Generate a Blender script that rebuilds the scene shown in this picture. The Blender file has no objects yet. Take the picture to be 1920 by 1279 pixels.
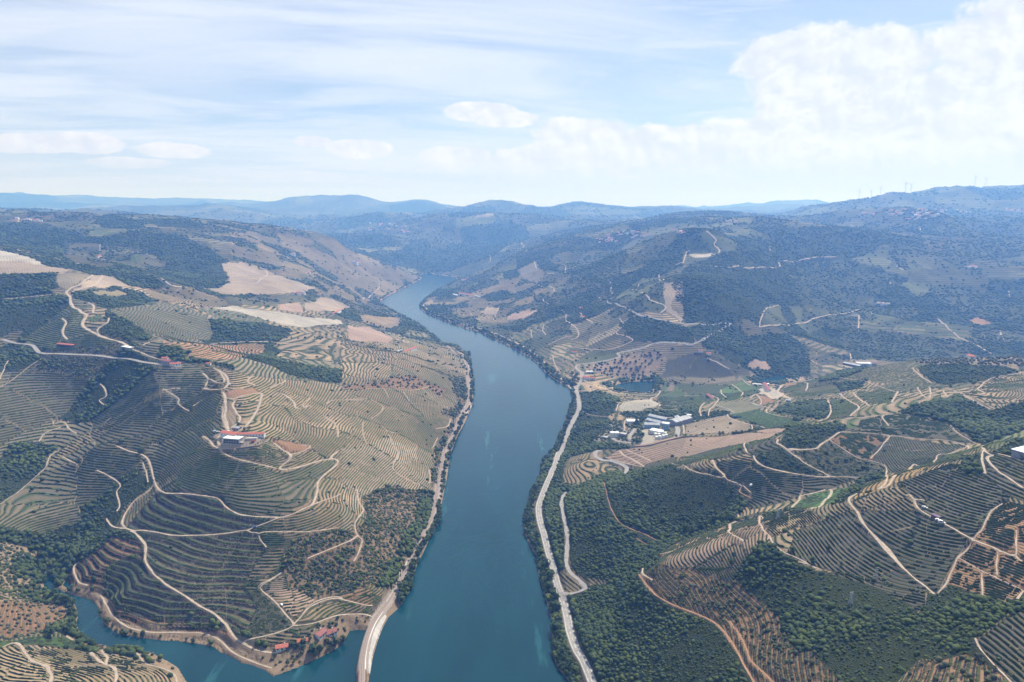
import bpy, bmesh, math, random, time
import numpy as np
from mathutils import Vector, Matrix
T0 = time.time()
R = math.radians
random.seed(7)
rng = np.random.default_rng(11)
scene = bpy.context.scene
C = scene.collection

# ------------------------------------------------------------------ camera
CAM_H = 430.0
HOR_V = 400.0                       # picture row of the true horizon (of 1279)
FPX = 1280.0
PITCH = math.atan((639.5 - HOR_V) / FPX)
cd = bpy.data.cameras.new('camera')
cam = bpy.data.objects.new('camera', cd); C.objects.link(cam)
cam.location = (0, 0, CAM_H)
cam.rotation_euler = (math.pi / 2 - PITCH, 0, 0)
cd.sensor_width = 36.0; cd.lens = 36.0 * FPX / 1920
cd.clip_start = 5; cd.clip_end = 200000
scene.camera = cam

# ------------------------------------------------------------------ sky and sun
SUN_EL, SUN_AZ = R(54), R(38)       # azimuth measured from straight ahead (+Y) to the right (+X)
w = bpy.data.worlds.new('World'); scene.world = w; w.use_nodes = True
sd = bpy.data.lights.new('sun', 'SUN'); sd.energy = 5.0; sd.angle = R(0.53); sd.color = (1, .955, .89)
sun = bpy.data.objects.new('sun', sd); C.objects.link(sun)
sdir = Vector((math.sin(SUN_AZ) * math.cos(SUN_EL), math.cos(SUN_AZ) * math.cos(SUN_EL), math.sin(SUN_EL)))
sun.rotation_euler = sdir.to_track_quat('Z', 'Y').to_euler()
sun.location = (0, 0, 1500)
scene.view_settings.view_transform = 'Standard'; scene.view_settings.look = 'None'
scene.view_settings.exposure = 0.28; scene.view_settings.gamma = 1.0
scene.cycles.max_bounces = 6; scene.cycles.diffuse_bounces = 2; scene.cycles.volume_bounces = 3
scene.cycles.glossy_bounces = 2; scene.cycles.transparent_max_bounces = 8
scene.cycles.use_denoising = True

HAZE = 1.5e-4
def build_sky():
    nt = w.node_tree; bg = nt.nodes['Background']; bg.inputs['Strength'].default_value = .1
    def n(typ, ins=None, **kw):
        nd = nt.nodes.new(typ)
        for k, v in kw.items(): setattr(nd, k, v)
        for k, v in (ins or {}).items():
            if isinstance(v, bpy.types.NodeSocket): nt.links.new(v, nd.inputs[k])
            else: nd.inputs[k].default_value = v
        return nd
    def m(op, a, b=None, c=None, clamp=False):
        i = {0: a}
        if b is not None: i[1] = b
        if c is not None: i[2] = c
        return n('ShaderNodeMath', i, operation=op, use_clamp=clamp).outputs[0]
    def ss(x, a, b, lo=0.0, hi=1.0): return n('ShaderNodeMapRange', {'Value': x, 'From Min': a, 'From Max': b, 'To Min': lo, 'To Max': hi}, interpolation_type='SMOOTHSTEP').outputs[0]
    def comb(x, y, z=0.0): return n('ShaderNodeCombineXYZ', {0: x, 1: y, 2: z}).outputs[0]
    def noise(v, s, d=4, r=.55, dist=0.0): return n('ShaderNodeTexNoise', {'Vector': v, 'Scale': s, 'Detail': d, 'Roughness': r, 'Distortion': dist}).outputs['Fac']
    def mix(f, a, b):
        nd = n('ShaderNodeMix', {0: f}, data_type='RGBA')
        for k, v in ((6, a), (7, b)):
            if isinstance(v, bpy.types.NodeSocket): nt.links.new(v, nd.inputs[k])
            else: nd.inputs[k].default_value = tuple(v) + (1,)
        return nd.outputs[2]
    sky = n('ShaderNodeTexSky', sky_type='NISHITA', sun_disc=False, sun_elevation=SUN_EL, sun_rotation=SUN_AZ, altitude=400, air_density=1.0, dust_density=1.2, ozone_density=1.6)
    d = n('ShaderNodeSeparateXYZ', {0: n('ShaderNodeTexCoord').outputs['Generated']})
    x, y, z = d.outputs
    r = m('SQRT', m('ADD', m('MULTIPLY', x, x), m('MULTIPLY', y, y)))
    a = m('ARCTAN2', x, y); el = m('DIVIDE', z, m('MAXIMUM', r, .001))       # bearing and slope above the horizon
    # high thin cloud lying on a layer far above: streaks that converge on the horizon
    zc = m('ADD', m('MAXIMUM', z, 0.0), .10); px, py = m('DIVIDE', x, zc), m('DIVIDE', y, zc)
    v1 = comb(m('ADD', m('MULTIPLY', px, .34), m('MULTIPLY', py, .10)), m('ADD', m('MULTIPLY', py, 1.15), m('MULTIPLY', px, -.32)))
    st = noise(v1, 1.15, 8, .60, .7); st2 = noise(v1, .42, 3, .5, .3)
    cir = ss(m('ADD', m('MULTIPLY', st, .6), m('MULTIPLY', st2, .5)), .44, .66)
    v3 = comb(m('MULTIPLY', a, 2.2), m('MULTIPLY', el, 16)); st3 = noise(v3, 1.6, 7, .62, .5)
    cir2 = m('MULTIPLY', ss(st3, .40, .66), ss(el, .02, .12)); cir = m('MAXIMUM', m('MULTIPLY', cir, ss(a, .55, .0, .35, 1)), m('MULTIPLY', cir2, .75))
    # a veil thick towards the left top
    veil = m('MULTIPLY', m('SUBTRACT', 1, m('ADD', m('MULTIPLY', m('ADD', a, .48), m('MULTIPLY', m('ADD', a, .48), 9)), m('MULTIPLY', m('SUBTRACT', el, .26), m('MULTIPLY', m('SUBTRACT', el, .26), 45))), clamp=True), ss(noise(v1, .9, 6, .6, .8), .30, .55))
    cir = m('MAXIMUM', cir, m('MULTIPLY', veil, .95))
    # heaped clouds: (bearing, height above horizon, half width, half height)
    v2 = comb(a, m('MULTIPLY', el, 1.0)); nb = noise(v2, 9, 8, .55, .2); n2 = noise(v2, 24, 10, .62, .25); n2b = noise(comb(m('ADD', a, .007), m('ADD', el, .010)), 24, 6, .62, .25)
    fld = None
    HEAPS = [(.43, .17, .13, .065), (.36, .195, .07, .035), (.52, .13, .18, .055), (.63, .17, .12, .085), (.70, .16, .16, .10), (.36, .085, .16, .040), (.45, .08, .26, .06), (.22, .088, .14, .034), (.30, .07, .40, .035), (.55, .10, .20, .07),
             (.10, .105, .075, .030), (.13, .080, .14, .028), (.01, .075, .05, .015), (-.045, .140, .055, .014), (-.01, .130, .05, .012), (-.075, .078, .055, .016), (-.215, .088, .045, .014), (-.275, .096, .028, .009), (-.45, .079, .045, .010), (-.545, .083, .045, .013), (-.60, .080, .05, .012), (-.66, .083, .05, .010), (.255, .31, .02, .009), (-.50, .062, .05, .007), (-.30, .050, .07, .007), (.20, .05, .25, .012)]
    for b, e, rw, rh in HEAPS:
        da = m('DIVIDE', m('SUBTRACT', a, b), rw); de = m('DIVIDE', m('SUBTRACT', el, e), rh)
        g = m('SUBTRACT', 1.0, m('ADD', m('MULTIPLY', da, da), m('MULTIPLY', de, de))); g = m('MAXIMUM', g, -1.5)
        fld = g if fld is None else m('MAXIMUM', fld, g)
    dens = m('ADD', m('MULTIPLY', m('MINIMUM', m('MULTIPLY', fld, 1.6), 1.3), .72), m('ADD', m('MULTIPLY', m('SUBTRACT', nb, .5), 1.5), m('MULTIPLY', m('SUBTRACT', n2, .5), 1.7)))
    heap = m('MULTIPLY', ss(dens, -.12, .30), ss(el, .03, .08))
    shade = ss(m('ADD', m('SUBTRACT', n2, n2b), m('MULTIPLY', m('SUBTRACT', nb, .5), .5)), -.20, .22)
    heapc = mix(shade, (6.5, 6.8, 7.55), (8.3, 8.45, 8.9))
    base = mix(ss(el, .42, .02, 0, .25), sky.outputs[0], (8.5, 9.8, 11.5))
    lift = n('ShaderNodeMix', {0: 1.0}, data_type='RGBA', blend_type='MULTIPLY'); nt.links.new(base, lift.inputs[6]); lift.inputs[7].default_value = (SKY_K[0], SKY_K[1], SKY_K[2], 1)
    c = mix(m('MULTIPLY', cir, .9), lift.outputs[2], (6.9, 7.5, 8.6)); c = mix(m('MULTIPLY', heap, .88), c, heapc)
    c = mix(ss(el, .12, -.01, 0, .8), c, (6.0, 6.6, 7.8))
    nt.links.new(c, bg.inputs['Color'])
SKY_K = (.84, .88, .96)
build_sky()

# ------------------------------------------------------------------ picture -> place
cp, sp_ = math.cos(PITCH), math.sin(PITCH)
def ray(u, v):
    u = np.asarray(u, float); v = np.asarray(v, float)
    a = (u - 959.5) / FPX; b = (639.5 - v) / FPX
    return a, cp + b * sp_, -sp_ + b * cp          # x, y, z
def at_h(u, v, h):                                  # where the line of sight through (u,v) meets height h
    x, y, z = ray(u, v); t = (h - CAM_H) / z
    return x * t, y * t
def to_pic(x, y, z):
    z = z - CAM_H; dpt = y * cp - z * sp_
    return 959.5 + FPX * x / dpt, 639.5 - FPX * (y * sp_ + z * cp) / dpt

# ------------------------------------------------------------------ noise
def hash2(ix, iy, s):
    n = (ix.astype(np.int64) * 374761393 + iy.astype(np.int64) * 668265263 + s * 974634777) & 0x7fffffff
    n = ((n ^ (n >> 13)) * 1274126177) & 0x7fffffff
    return ((n ^ (n >> 16)) & 0xffff) / 65535.0
def vnoise(x, y, s=0):
    ix = np.floor(x); iy = np.floor(y); fx = x - ix; fy = y - iy
    fx = fx * fx * fx * (fx * (fx * 6 - 15) + 10); fy = fy * fy * fy * (fy * (fy * 6 - 15) + 10)
    a = hash2(ix, iy, s); b = hash2(ix + 1, iy, s); c = hash2(ix, iy + 1, s); d = hash2(ix + 1, iy + 1, s)
    return (a + (b - a) * fx + (c - a) * fy + (a - b - c + d) * fx * fy) * 2 - 1
def fbm(x, y, o=4, s=0, g=.5):
    r = 0; a = 1; t = 0
    for i in range(o):
        r = r + a * vnoise(x, y, s + i); t += a; a *= g; x = x * 2.03 + 13.7; y = y * 2.03 - 7.1
    return r / t
def ridged(x, y, o=4, s=0):
    r = 0; a = 1; t = 0
    for i in range(o):
        r = r + a * (1 - 2 * np.abs(vnoise(x, y, s + i))); t += a; a *= .5; x = x * 2.03 + 3.7; y = y * 2.03 - 9.1
    return r / t

# ------------------------------------------------------------------ water outlines (picture points on level 0)
RIVER_L = [(880,1420),(690,1300),(691,1266),(699,1230),(712,1188),(727,1158),(747,1140),(767,1109),(780,1061),(804,1013),(820,985),(827,947),(837,897),(843,853),(858,815),(872,790),(885,760),(888,722),(884,690),(879,664),(860,650),(827,640),(805,622),(780,604),(752,590),(723,574),(707,568),(723,557),(757,540),(776,531),(789,523),(790,515)]
RIVER_TOP = [(800,513),(825,516),(857,520)]
RIVER_R = [(850,528),(835,535),(820,543),(806,552),(797,560),(786,571),(785,577),(797,587),(820,597),(847,607),(872,616),(900,623),(925,636),(950,647),(972,659),(993,670),(1010,684),(1023,700),(1046,716),(1067,728),(1073,745),(1069,756),(1064,770),(1060,790),(1050,810),(1046,828),(1038,845),(1018,865),(1012,890),(996,920),(988,945),(980,973),(983,1000),(992,1020),(1003,1040),(1012,1085),(1025,1130),(1034,1165),(1036,1200),(1036,1230),(1048,1255),(1068,1279),(1085,1330),(1110,1420)]
RIVER = RIVER_L + RIVER_TOP + RIVER_R
CREEK = [(668,1276),(667,1258),(675,1225),(686,1195),(690,1181),(672,1181),(655,1183),(645,1201),(630,1216),(600,1232),(560,1250),(512,1268),(496,1256),(478,1247),(452,1243),(440,1232),(412,1222),(400,1213),(372,1207),(340,1203),(300,1200),(270,1196),(232,1190),(212,1184),(196,1170),(186,1152),(184,1138),(172,1124),(120,1111),(104,1099),(98,1083),(97,1066),(88,1066),(80,1085),(82,1103),(96,1115),(128,1124),(140,1134),(146,1150),(142,1172),(150,1190),(170,1204),(205,1213),(250,1216),(285,1226),(312,1240),(332,1252),(350,1281),(370,1340),(520,1400),(640,1340)]
POND = [(1150,724),(1158,720),(1180,716),(1222,714),(1226,722),(1222,733),(1205,737),(1188,735),(1165,732)]
TARN = [(1418,712),(1440,708),(1462,706),(1482,708),(1476,715),(1450,719),(1424,718)]
WATERS = [np.stack(at_h(*np.array(p, float).T, 0.0), 1) for p in (RIVER, CREEK, POND, TARN)]

def inside(px, py, poly):
    r = np.zeros(px.shape, bool); n = len(poly)
    for i in range(n):
        x1, y1 = poly[i]; x2, y2 = poly[(i + 1) % n]
        if y1 == y2: continue
        c = ((y1 > py) != (y2 > py)) & (px < (x2 - x1) * (py - y1) / (y2 - y1) + x1)
        r ^= c
    return r
def dist_line(px, py, poly, closed=True):
    r = np.full(px.shape, 1e12); n = len(poly)
    for i in range(n if closed else n - 1):
        x1, y1 = poly[i]; x2, y2 = poly[(i + 1) % n]; dx, dy = x2 - x1, y2 - y1
        t = np.clip(((px - x1) * dx + (py - y1) * dy) / (dx * dx + dy * dy + 1e-9), 0, 1)
        r = np.minimum(r, (px - x1 - t * dx) ** 2 + (py - y1 - t * dy) ** 2)
    return np.sqrt(r)

# ------------------------------------------------------------------ terrain heights
CTRL = [  # picture u, v, height of the ground there
 # left promontory and ridge with the winery
 (520,1225,6),(440,1190,12),(300,1170,10),(200,1140,12),(150,1100,10),(600,1200,12),(560,1150,22),(480,1130,25),(360,1120,26),(260,1090,28),(190,1060,24),
 (440,1040,50),(340,1010,52),(260,1000,48),(230,985,46),(560,1050,46),(620,1080,30),(690,1100,22),(740,1060,14),(700,1000,40),(650,960,62),(560,960,78),(460,950,80),(380,930,80),(300,905,72),
 (600,900,80),(520,880,98),(440,828,128),(490,830,126),(400,880,100),(380,850,112),(680,900,58),(740,940,30),(790,950,14),(800,900,22),(820,860,16),(760,870,42),(700,850,66),(620,820,98),(560,790,118),(480,780,142),(440,745,154),
 (840,800,18),(855,740,18),(800,790,42),(740,760,72),(680,740,98),(600,720,122),(520,710,150),(430,700,172),(330,682,184),(270,655,196),(190,612,222),(150,580,240),(125,552,256),(160,520,282),(90,500,300),(0,480,318),
 (820,700,50),(760,700,80),(860,690,22),(855,665,14),(810,650,30),(760,650,66),(700,650,98),(620,650,120),(540,650,128),(450,650,138),(380,655,160),
 (700,600,60),(740,600,28),(760,612,16),(640,600,95),(560,600,140),(460,590,170),(360,590,195),(300,600,200),(280,570,215),(220,560,230),
 (690,575,22),(640,575,80),(560,570,150),(470,560,185),(400,545,200),(330,550,215),(250,525,250),(200,520,265),
 # gully to the left of the ridge and slope beyond
 (60,1060,22),(20,1120,30),(100,1180,14),(60,1180,20),(0,1220,34),(60,1230,30),(0,1279,50),(120,1279,44),(230,1260,22),(290,1270,14),
 (130,1040,18),(180,1000,26),(100,970,42),(0,990,50),(30,930,56),(60,870,68),(0,860,76),(120,900,62),(200,930,52),(240,870,80),(180,840,90),(300,830,100),(230,790,112),(320,770,126),(150,780,104),(60,780,110),
 (0,760,125),(0,700,155),(100,710,148),(200,710,150),(300,710,166),(0,650,178),(80,660,180),(180,665,182),(0,600,215),(80,610,210),(0,550,252),(70,560,245),
 # upper left plateau
 (0,440,352),(100,465,322),(60,455,335),(200,490,290),(200,460,310),(300,520,255),(330,500,240),(400,520,215),(420,560,195),(300,470,290),(370,450,320),(250,440,345),(150,440,345),
 (0,402,425),(60,404,418),(150,403,418),(230,404,418),(300,415,392),(380,418,384),(440,426,362),(500,433,338),(560,438,318),(620,447,284),(480,460,285),(560,470,240),(480,500,215),(520,530,190),(600,520,160),(600,545,140),
 (640,470,200),(700,480,150),(740,500,95),(770,515,40),(700,520,60),(650,540,95),(690,550,25),(740,530,30),(660,500,130),
 # right bank, near
 (1080,1200,14),(1050,1080,12),(1020,960,11),(1040,880,12),(1060,820,12),(1080,760,10),(1130,1240,18),(1200,1200,40),(1150,1150,30),(1120,1100,20),(1200,1100,58),(1290,1180,70),(1400,1150,98),(1330,1250,76),(1240,1279,45),(1450,1250,108),(1500,1180,118),(1600,1150,140),(1600,1250,140),(1750,1200,168),(1900,1150,192),(1900,1270,186),(1700,1080,155),(1820,1060,182),(1900,1000,205),
 (1080,1020,26),(1060,920,22),(1130,1000,46),(1130,920,56),(1200,950,70),(1200,1010,52),(1150,1060,34),(1270,890,100),(1350,920,98),(1370,960,84),(1300,970,76),(1240,1010,60),
 (1250,1060,82),(1330,1030,104),(1320,1080,92),(1440,985,132),(1450,1030,134),(1550,950,152),(1550,1030,138),(1650,905,172),(1660,980,162),(1740,880,190),(1830,848,202),(1780,940,188),(1900,900,212),(1900,850,216),(1860,830,206),
 (1400,955,92),(1480,935,104),(1560,905,114),(1620,870,128),(1700,850,134),(1780,830,148),(1350,880,116),(1450,890,118),(1500,830,142),(1420,830,134),(1560,810,145),(1650,800,145),(1750,795,150),(1840,800,158),(1900,790,162),
 (1600,780,142),(1500,790,130),(1700,760,155),(1800,755,160),(1900,750,166),(1150,880,30),(1100,870,36),(1090,900,30),(1130,800,30),(1180,790,34),(1240,790,40),(1320,800,58),(1400,790,76),(1250,840,60),(1350,850,98),(1180,850,44),
 (1150,750,12),(1240,745,14),(1330,745,28),(1400,740,46),(1460,740,60),(1460,775,80),(1550,760,110),(1540,735,84),(1600,740,110),(1700,735,142),(1800,720,150),(1900,715,158),(1180,705,6),(1280,705,8),(1380,705,6),(1480,700,8),
 (1560,705,60),(1640,688,104),(1700,682,130),(1770,680,138),(1850,672,140),(1919,668,144),
 # valley side behind
 (1080,705,14),(1120,690,22),(1200,690,24),(1300,680,36),(1350,670,48),(1250,650,70),(1150,660,46),(1050,660,20),(1070,690,10),(1000,640,20),(1050,600,62),(1100,640,46),(1200,610,110),(1300,620,104),(1380,620,88),(1420,680,30),(1500,680,24),(1440,650,52),
 (950,620,16),(900,600,18),(850,590,10),(830,572,5),(810,565,3),(900,560,42),(960,570,58),(1000,540,98),(870,535,28),(900,510,52),(960,510,118),(1050,510,152),(1100,540,138),(1150,560,138),(1200,540,168),(1250,560,172),(1290,600,120),
 (1100,470,228),(1180,480,220),(1250,490,248),(1300,520,226),(1330,560,170),(1400,560,160),(1400,500,232),(1480,540,160),(1300,465,292),(1335,432,360),(1250,440,330),(1180,440,310),(1100,445,285),(1020,465,225),(960,480,165),(880,495,70),
 (1380,450,320),(1450,470,265),(1500,500,205),(1250,413,385),(1330,406,410),(1390,405,410),(1450,410,402),(1520,415,388),(1600,430,340),(1560,460,280),(1600,500,200),(1560,560,110),(1500,610,70),(1600,620,52),(1560,660,26),(1640,650,30),(1700,620,56),(1750,650,36),(1850,640,50),(1900,655,44),(1700,560,110),(1800,590,82),(1900,600,80),(1850,540,130),
 (1700,500,200),(1800,500,200),(1900,500,196),(1700,450,300),(1800,450,290),(1900,450,290),(1750,394,450),(1919,412,385),
 # far hills round the bend
 (880,470,130),(820,480,110),(780,490,80),(750,470,140),(700,450,210),(780,440,240),(850,450,200),(920,450,200),(1000,450,215),(900,430,290),(800,412,370),(1000,430,290),(1060,430,290),
]
FAR = [  # picture u, v and the distance ahead of a far crest or far ground (height follows)
 (1650,400,5400),(1850,400,5600),(1560,400,5200),(560,400,9500),(1510,402,6300),(1560,385,6300),(1620,368,6500),(1700,358,6700),(1760,357,6800),(1850,350,7000),(1919,348,7000),(2100,352,7000),
 (860,400,8200),(930,380,8600),(990,376,9000),(1030,383,9100),(1060,380,9300),(1140,389,9500),(1250,395,9600),(1300,400,9000),(1150,415,7500),(1010,400,8300),(900,405,8000),(800,411,7600),(740,424,7200),(650,436,6600),
 (300,394,8500),(350,391,8500),(270,405,8000),(420,402,8000),(390,410,7500),(500,415,8000),(600,420,7800),(700,410,9800),(830,404,10200),
 (430,386,11000),(500,383,11300),(560,375,11500),(600,379,11500),(650,372,11500),(730,386,11500),(800,377,11500),(845,389,11500),
 (0,370,15000),(100,373,15000),(200,376,15500),(290,377,15000),(400,376,15500),(500,380,15500),(-200,372,15000),
 (1300,393,15000),(1400,386,15500),(1450,379,15500),(1520,380,15500),(1560,390,15500),(1000,395,16000),(1150,394,16000),
]
LOW = [  # hidden ground: bearing in degrees, distance, height
 (-30,5200,300),(-20,5500,240),(-12,5800,160),(-36,6000,330),(-36,10000,430),(-25,12500,450),(-15,10800,420),(-5,13000,480),(8,12500,400),(15,8000,330),(14,12000,420),(22,9500,400),(30,11000,560),(40,11000,600),
 (20,5500,330),(26,4900,320),(34,5200,330),(-46,900,110),(-46,1500,240),(-47,500,90),(47,500,215),(47,800,222),(47,1200,220),(47,2000,70),(47,3500,180),(47,6000,500),(-47,3500,400),(-47,7000,400),(-47,15000,600),
 (28,350,150),(40,300,170),(12,330,0),(20,420,70),(-42,480,70),(-30,450,12),(-46,300,90),(46,200,170),(-46,190,100),(0,190,-20),(20,200,60),(-20,200,-10),
 (35,21000,500),(-35,21000,500),(0,21000,500),(47,16000,600),(20,21000,500),(-20,21000,500),
]
def build_ctrl():
    P = []
    for u, v, h in CTRL: x, y = at_h(u, v, h); P.append((x, y, h))
    for u, v, d in FAR:
        x, y, z = ray(u, v); P.append((x * d / y, d, CAM_H + z * d / y))
    for a, d, h in LOW: P.append((d * math.sin(R(a)), d * math.cos(R(a)), h))
    for W_ in WATERS:
        keep = W_[0]; 
        for i in range(len(W_)):
            q = W_[i]
            if math.hypot(*q) < 180: continue
            if i and math.hypot(q[0] - keep[0], q[1] - keep[1]) < 25: continue
            keep = q; P.append((q[0], q[1], 0.0))
    return np.array(P)
PTS = build_ctrl()
def lp(x, y): return np.arctan2(x, y) * 1.0, np.log(np.hypot(x, y)) * 1.0
def tps(r2): return np.where(r2 > 0, r2 * np.log(r2 + 1e-300), 0.0)
def fit(P, lam=2e-5):
    a, b = lp(P[:, 0], P[:, 1]); n = len(P)
    K = tps((a[:, None] - a) ** 2 + (b[:, None] - b) ** 2) + lam * np.eye(n) * n ** 0
    Q = np.stack([np.ones(n), a, b], 1)
    A = np.block([[K, Q], [Q.T, np.zeros((3, 3))]])
    s = np.linalg.solve(A, np.concatenate([P[:, 2], np.zeros(3)]))
    return a, b, s
TA, TB, TS = fit(PTS)

AZ0, AZ1, NAZ = R(-47), R(47), 1480
rr = [175.0]
while rr[-1] < 22000:
    r_ = rr[-1]; rr.append(r_ * (1 + (.0031 if r_ < 1500 else .0031 + .0035 * min(1, (r_ - 1500) / 2500))))
LR = np.log(np.array(rr)); NR = len(LR)
az = np.linspace(AZ0, AZ1, NAZ)
def base_height():
    ca = np.linspace(AZ0, AZ1, 330); cb = np.linspace(LR[0], LR[-1], 330)
    g = np.empty((330, 330))
    for i in range(330):
        g[i] = tps((cb[i] - TB[None]) ** 2 + (ca[:, None] - TA[None]) ** 2) @ TS[:-3] + TS[-3] + TS[-2] * ca + TS[-1] * cb[i]
    # bicubic (Catmull-Rom) up to the full grid
    def up(g, src0, src1, n, dst):
        t = (dst - src0) / (src1 - src0) * (n - 1); i = np.clip(np.floor(t).astype(int), 0, n - 2); f = t - i
        i0 = np.clip(i - 1, 0, n - 1); i3 = np.clip(i + 2, 0, n - 1)
        f = f[:, None]
        p0, p1, p2, p3 = g[i0], g[i], g[i + 1], g[i3]
        return p1 + .5 * f * (p2 - p0 + f * (2 * p0 - 5 * p1 + 4 * p2 - p3 + f * (3 * (p1 - p2) + p3 - p0)))
    g = up(g, LR[0], LR[-1], 330, LR)
    return up(g.T, AZ0, AZ1, 330, az).T
RG = np.exp(LR)[:, None] * np.ones(NAZ)
X = RG * np.sin(az); Y = RG * np.cos(az)
Z = base_height()
def water_dist(x, y):
    d = np.full(x.shape, 1e9); ins = np.zeros(x.shape, bool)
    for W_ in WATERS:
        lo = W_.min(0) - 400; hi = W_.max(0) + 400
        m = (x > lo[0]) & (x < hi[0]) & (y > lo[1]) & (y < hi[1])
        xs, ys = x[m], y[m]
        d[m] = np.minimum(d[m], dist_line(xs, ys, W_)); ins[m] |= inside(xs, ys, W_)
    return np.where(ins, -d, d)
WD = water_dist(X, Y)
# relief too small for the control points: gullies and spurs, growing with distance
amp = np.clip((RG - 300) / 1200, .15, 1); far = np.clip((RG - 1800) / 3500, 0, 1)
near_w = np.clip(WD / 90, 0, 1)
Z += near_w * (5.0 * amp * fbm(X / 130, Y / 130, 3, 3) + 1.2 * fbm(X / 38, Y / 38, 2, 9))
mid = np.clip((RG - 1300) / 1200, 0, 1) * np.clip((9000 - RG) / 3000, 0, 1)
Z += np.clip(WD / 220, 0, 1) * mid * 15 * (ridged(X / 330 + .3 * fbm(X / 200, Y / 200, 2, 31), Y / 330, 3, 33) - .4)
Z += np.clip(WD / 400, 0, 1) * far * (34 * (ridged(X / 760, Y / 760, 4, 21) - .4) + 20 * fbm(X / 1700, Y / 1700, 2, 5))
Z += np.clip((RG - 5200) / 2500, 0, 1) * (130 * (ridged(X / 2300, Y / 2300, 6, 25) - .33) + 50 * fbm(X / 4000, Y / 4000, 2, 27))
lowr = np.minimum(1.2 + .10 * WD, 7); upr = 1.5 + WD * np.where(RG > 2300, .3, .75) + (np.maximum(WD, 0) / 100) ** 2 * 22
Z = np.where(WD > 0, np.clip(Z, lowr, np.maximum(upr, lowr)), np.maximum(-9, WD * .5 - .3))
print('terrain', NR, NAZ, round(time.time() - T0, 1))

def grid_idx(x, y):
    a = (np.arctan2(x, y) - AZ0) / (AZ1 - AZ0) * (NAZ - 1)
    l = np.interp(np.log(np.hypot(x, y)), LR, np.arange(NR))
    a = np.clip(a, 0, NAZ - 1.001); l = np.clip(l, 0, NR - 1.001)
    return a, l
def sample(F, x, y):
    x = np.asarray(x, float); y = np.asarray(y, float)
    a, l = grid_idx(x, y); i = a.astype(int); j = l.astype(int); f = a - i; g = l - j
    return (F[j, i] * (1 - f) + F[j, i + 1] * f) * (1 - g) + (F[j + 1, i] * (1 - f) + F[j + 1, i + 1] * f) * g
def ground(x, y): return np.maximum(sample(Z, x, y), 0.0)
def hit(u, v):
    """first point of the ground on the line of sight through picture point (u, v)"""
    u = np.atleast_1d(np.asarray(u, float)); v = np.atleast_1d(np.asarray(v, float))
    x, y, z = ray(u, v); hy = np.hypot(x, y)
    ts = np.exp(np.linspace(math.log(190), math.log(21000), 2600))
    best = np.full(u.shape, np.nan)
    for k in range(len(u)):
        px, py, pz = x[k] / hy[k] * ts, y[k] / hy[k] * ts, CAM_H + z[k] / hy[k] * ts
        b = np.nonzero(pz < ground(px, py))[0]
        best[k] = np.nan if not len(b) else ts[b[0]]
        if len(b) and b[0]:
            t0, t1 = ts[b[0] - 1], ts[b[0]]
            for _ in range(7):
                tm = (t0 + t1) / 2
                if CAM_H + z[k] / hy[k] * tm < ground(x[k] / hy[k] * tm, y[k] / hy[k] * tm): t1 = tm
                else: t0 = tm
            best[k] = t1
    return x / hy * best, y / hy * best
# ------------------------------------------------------------------ traced outlines (each letter is a window of the photograph)
WIN = dict(A=(0, 340, 2.995), B=(640, 340, 2.995), C=(1280, 340, 2.995), D=(0, 640, 2.995), E=(640, 640, 2.995), F=(1280, 640, 2.995), G=(0, 852, 2.995),
           H=(480, 1000, 4.571), I=(960, 852, 2.995), J=(1500, 952, 3.912), K=(1060, 660, 4.364), L=(380, 660, 6.393), M=(0, 380, 4.8), N=(1200, 840, 5.328), O=(1560, 760, 5.328), Z=(0, 0, 1))
def pts(s):
    """'A 10,20 30,40' -> picture points"""
    t = s.split(); ox, oy, k = WIN[t[0]]
    return np.array([[float(a) for a in q.split(',')] for q in t[1:]]) / k + (ox, oy)
def world(p):
    x, y = hit(p[:, 0], p[:, 1]); m = ~np.isnan(x)
    return np.stack([x[m], y[m]], 1)
def world_line(p): p = np.array(p, float); return np.stack(at_h(p[:, 0], p[:, 1], 0.0), 1)
def smooth_line(p, step):
    """Catmull-Rom through the points, then even spacing"""
    if len(p) > 2:
        q = np.vstack([2 * p[0] - p[1], p, 2 * p[-1] - p[-2]]); out = []
        t = np.linspace(0, 1, 9)[:-1, None]
        for i in range(1, len(q) - 2):
            a, b, c, d = q[i - 1], q[i], q[i + 1], q[i + 2]
            out.append(.5 * (2 * b + (c - a) * t + (2 * a - 5 * b + 4 * c - d) * t * t + (3 * b - a - 3 * c + d) * t ** 3))
        p = np.vstack(out + [p[-1:]])
    s = np.concatenate([[0], np.cumsum(np.hypot(*np.diff(p, axis=0).T))])
    n = max(2, int(s[-1] / step) + 1); t = np.linspace(0, s[-1], n)
    return np.stack([np.interp(t, s, p[:, 0]), np.interp(t, s, p[:, 1])], 1)

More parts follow.
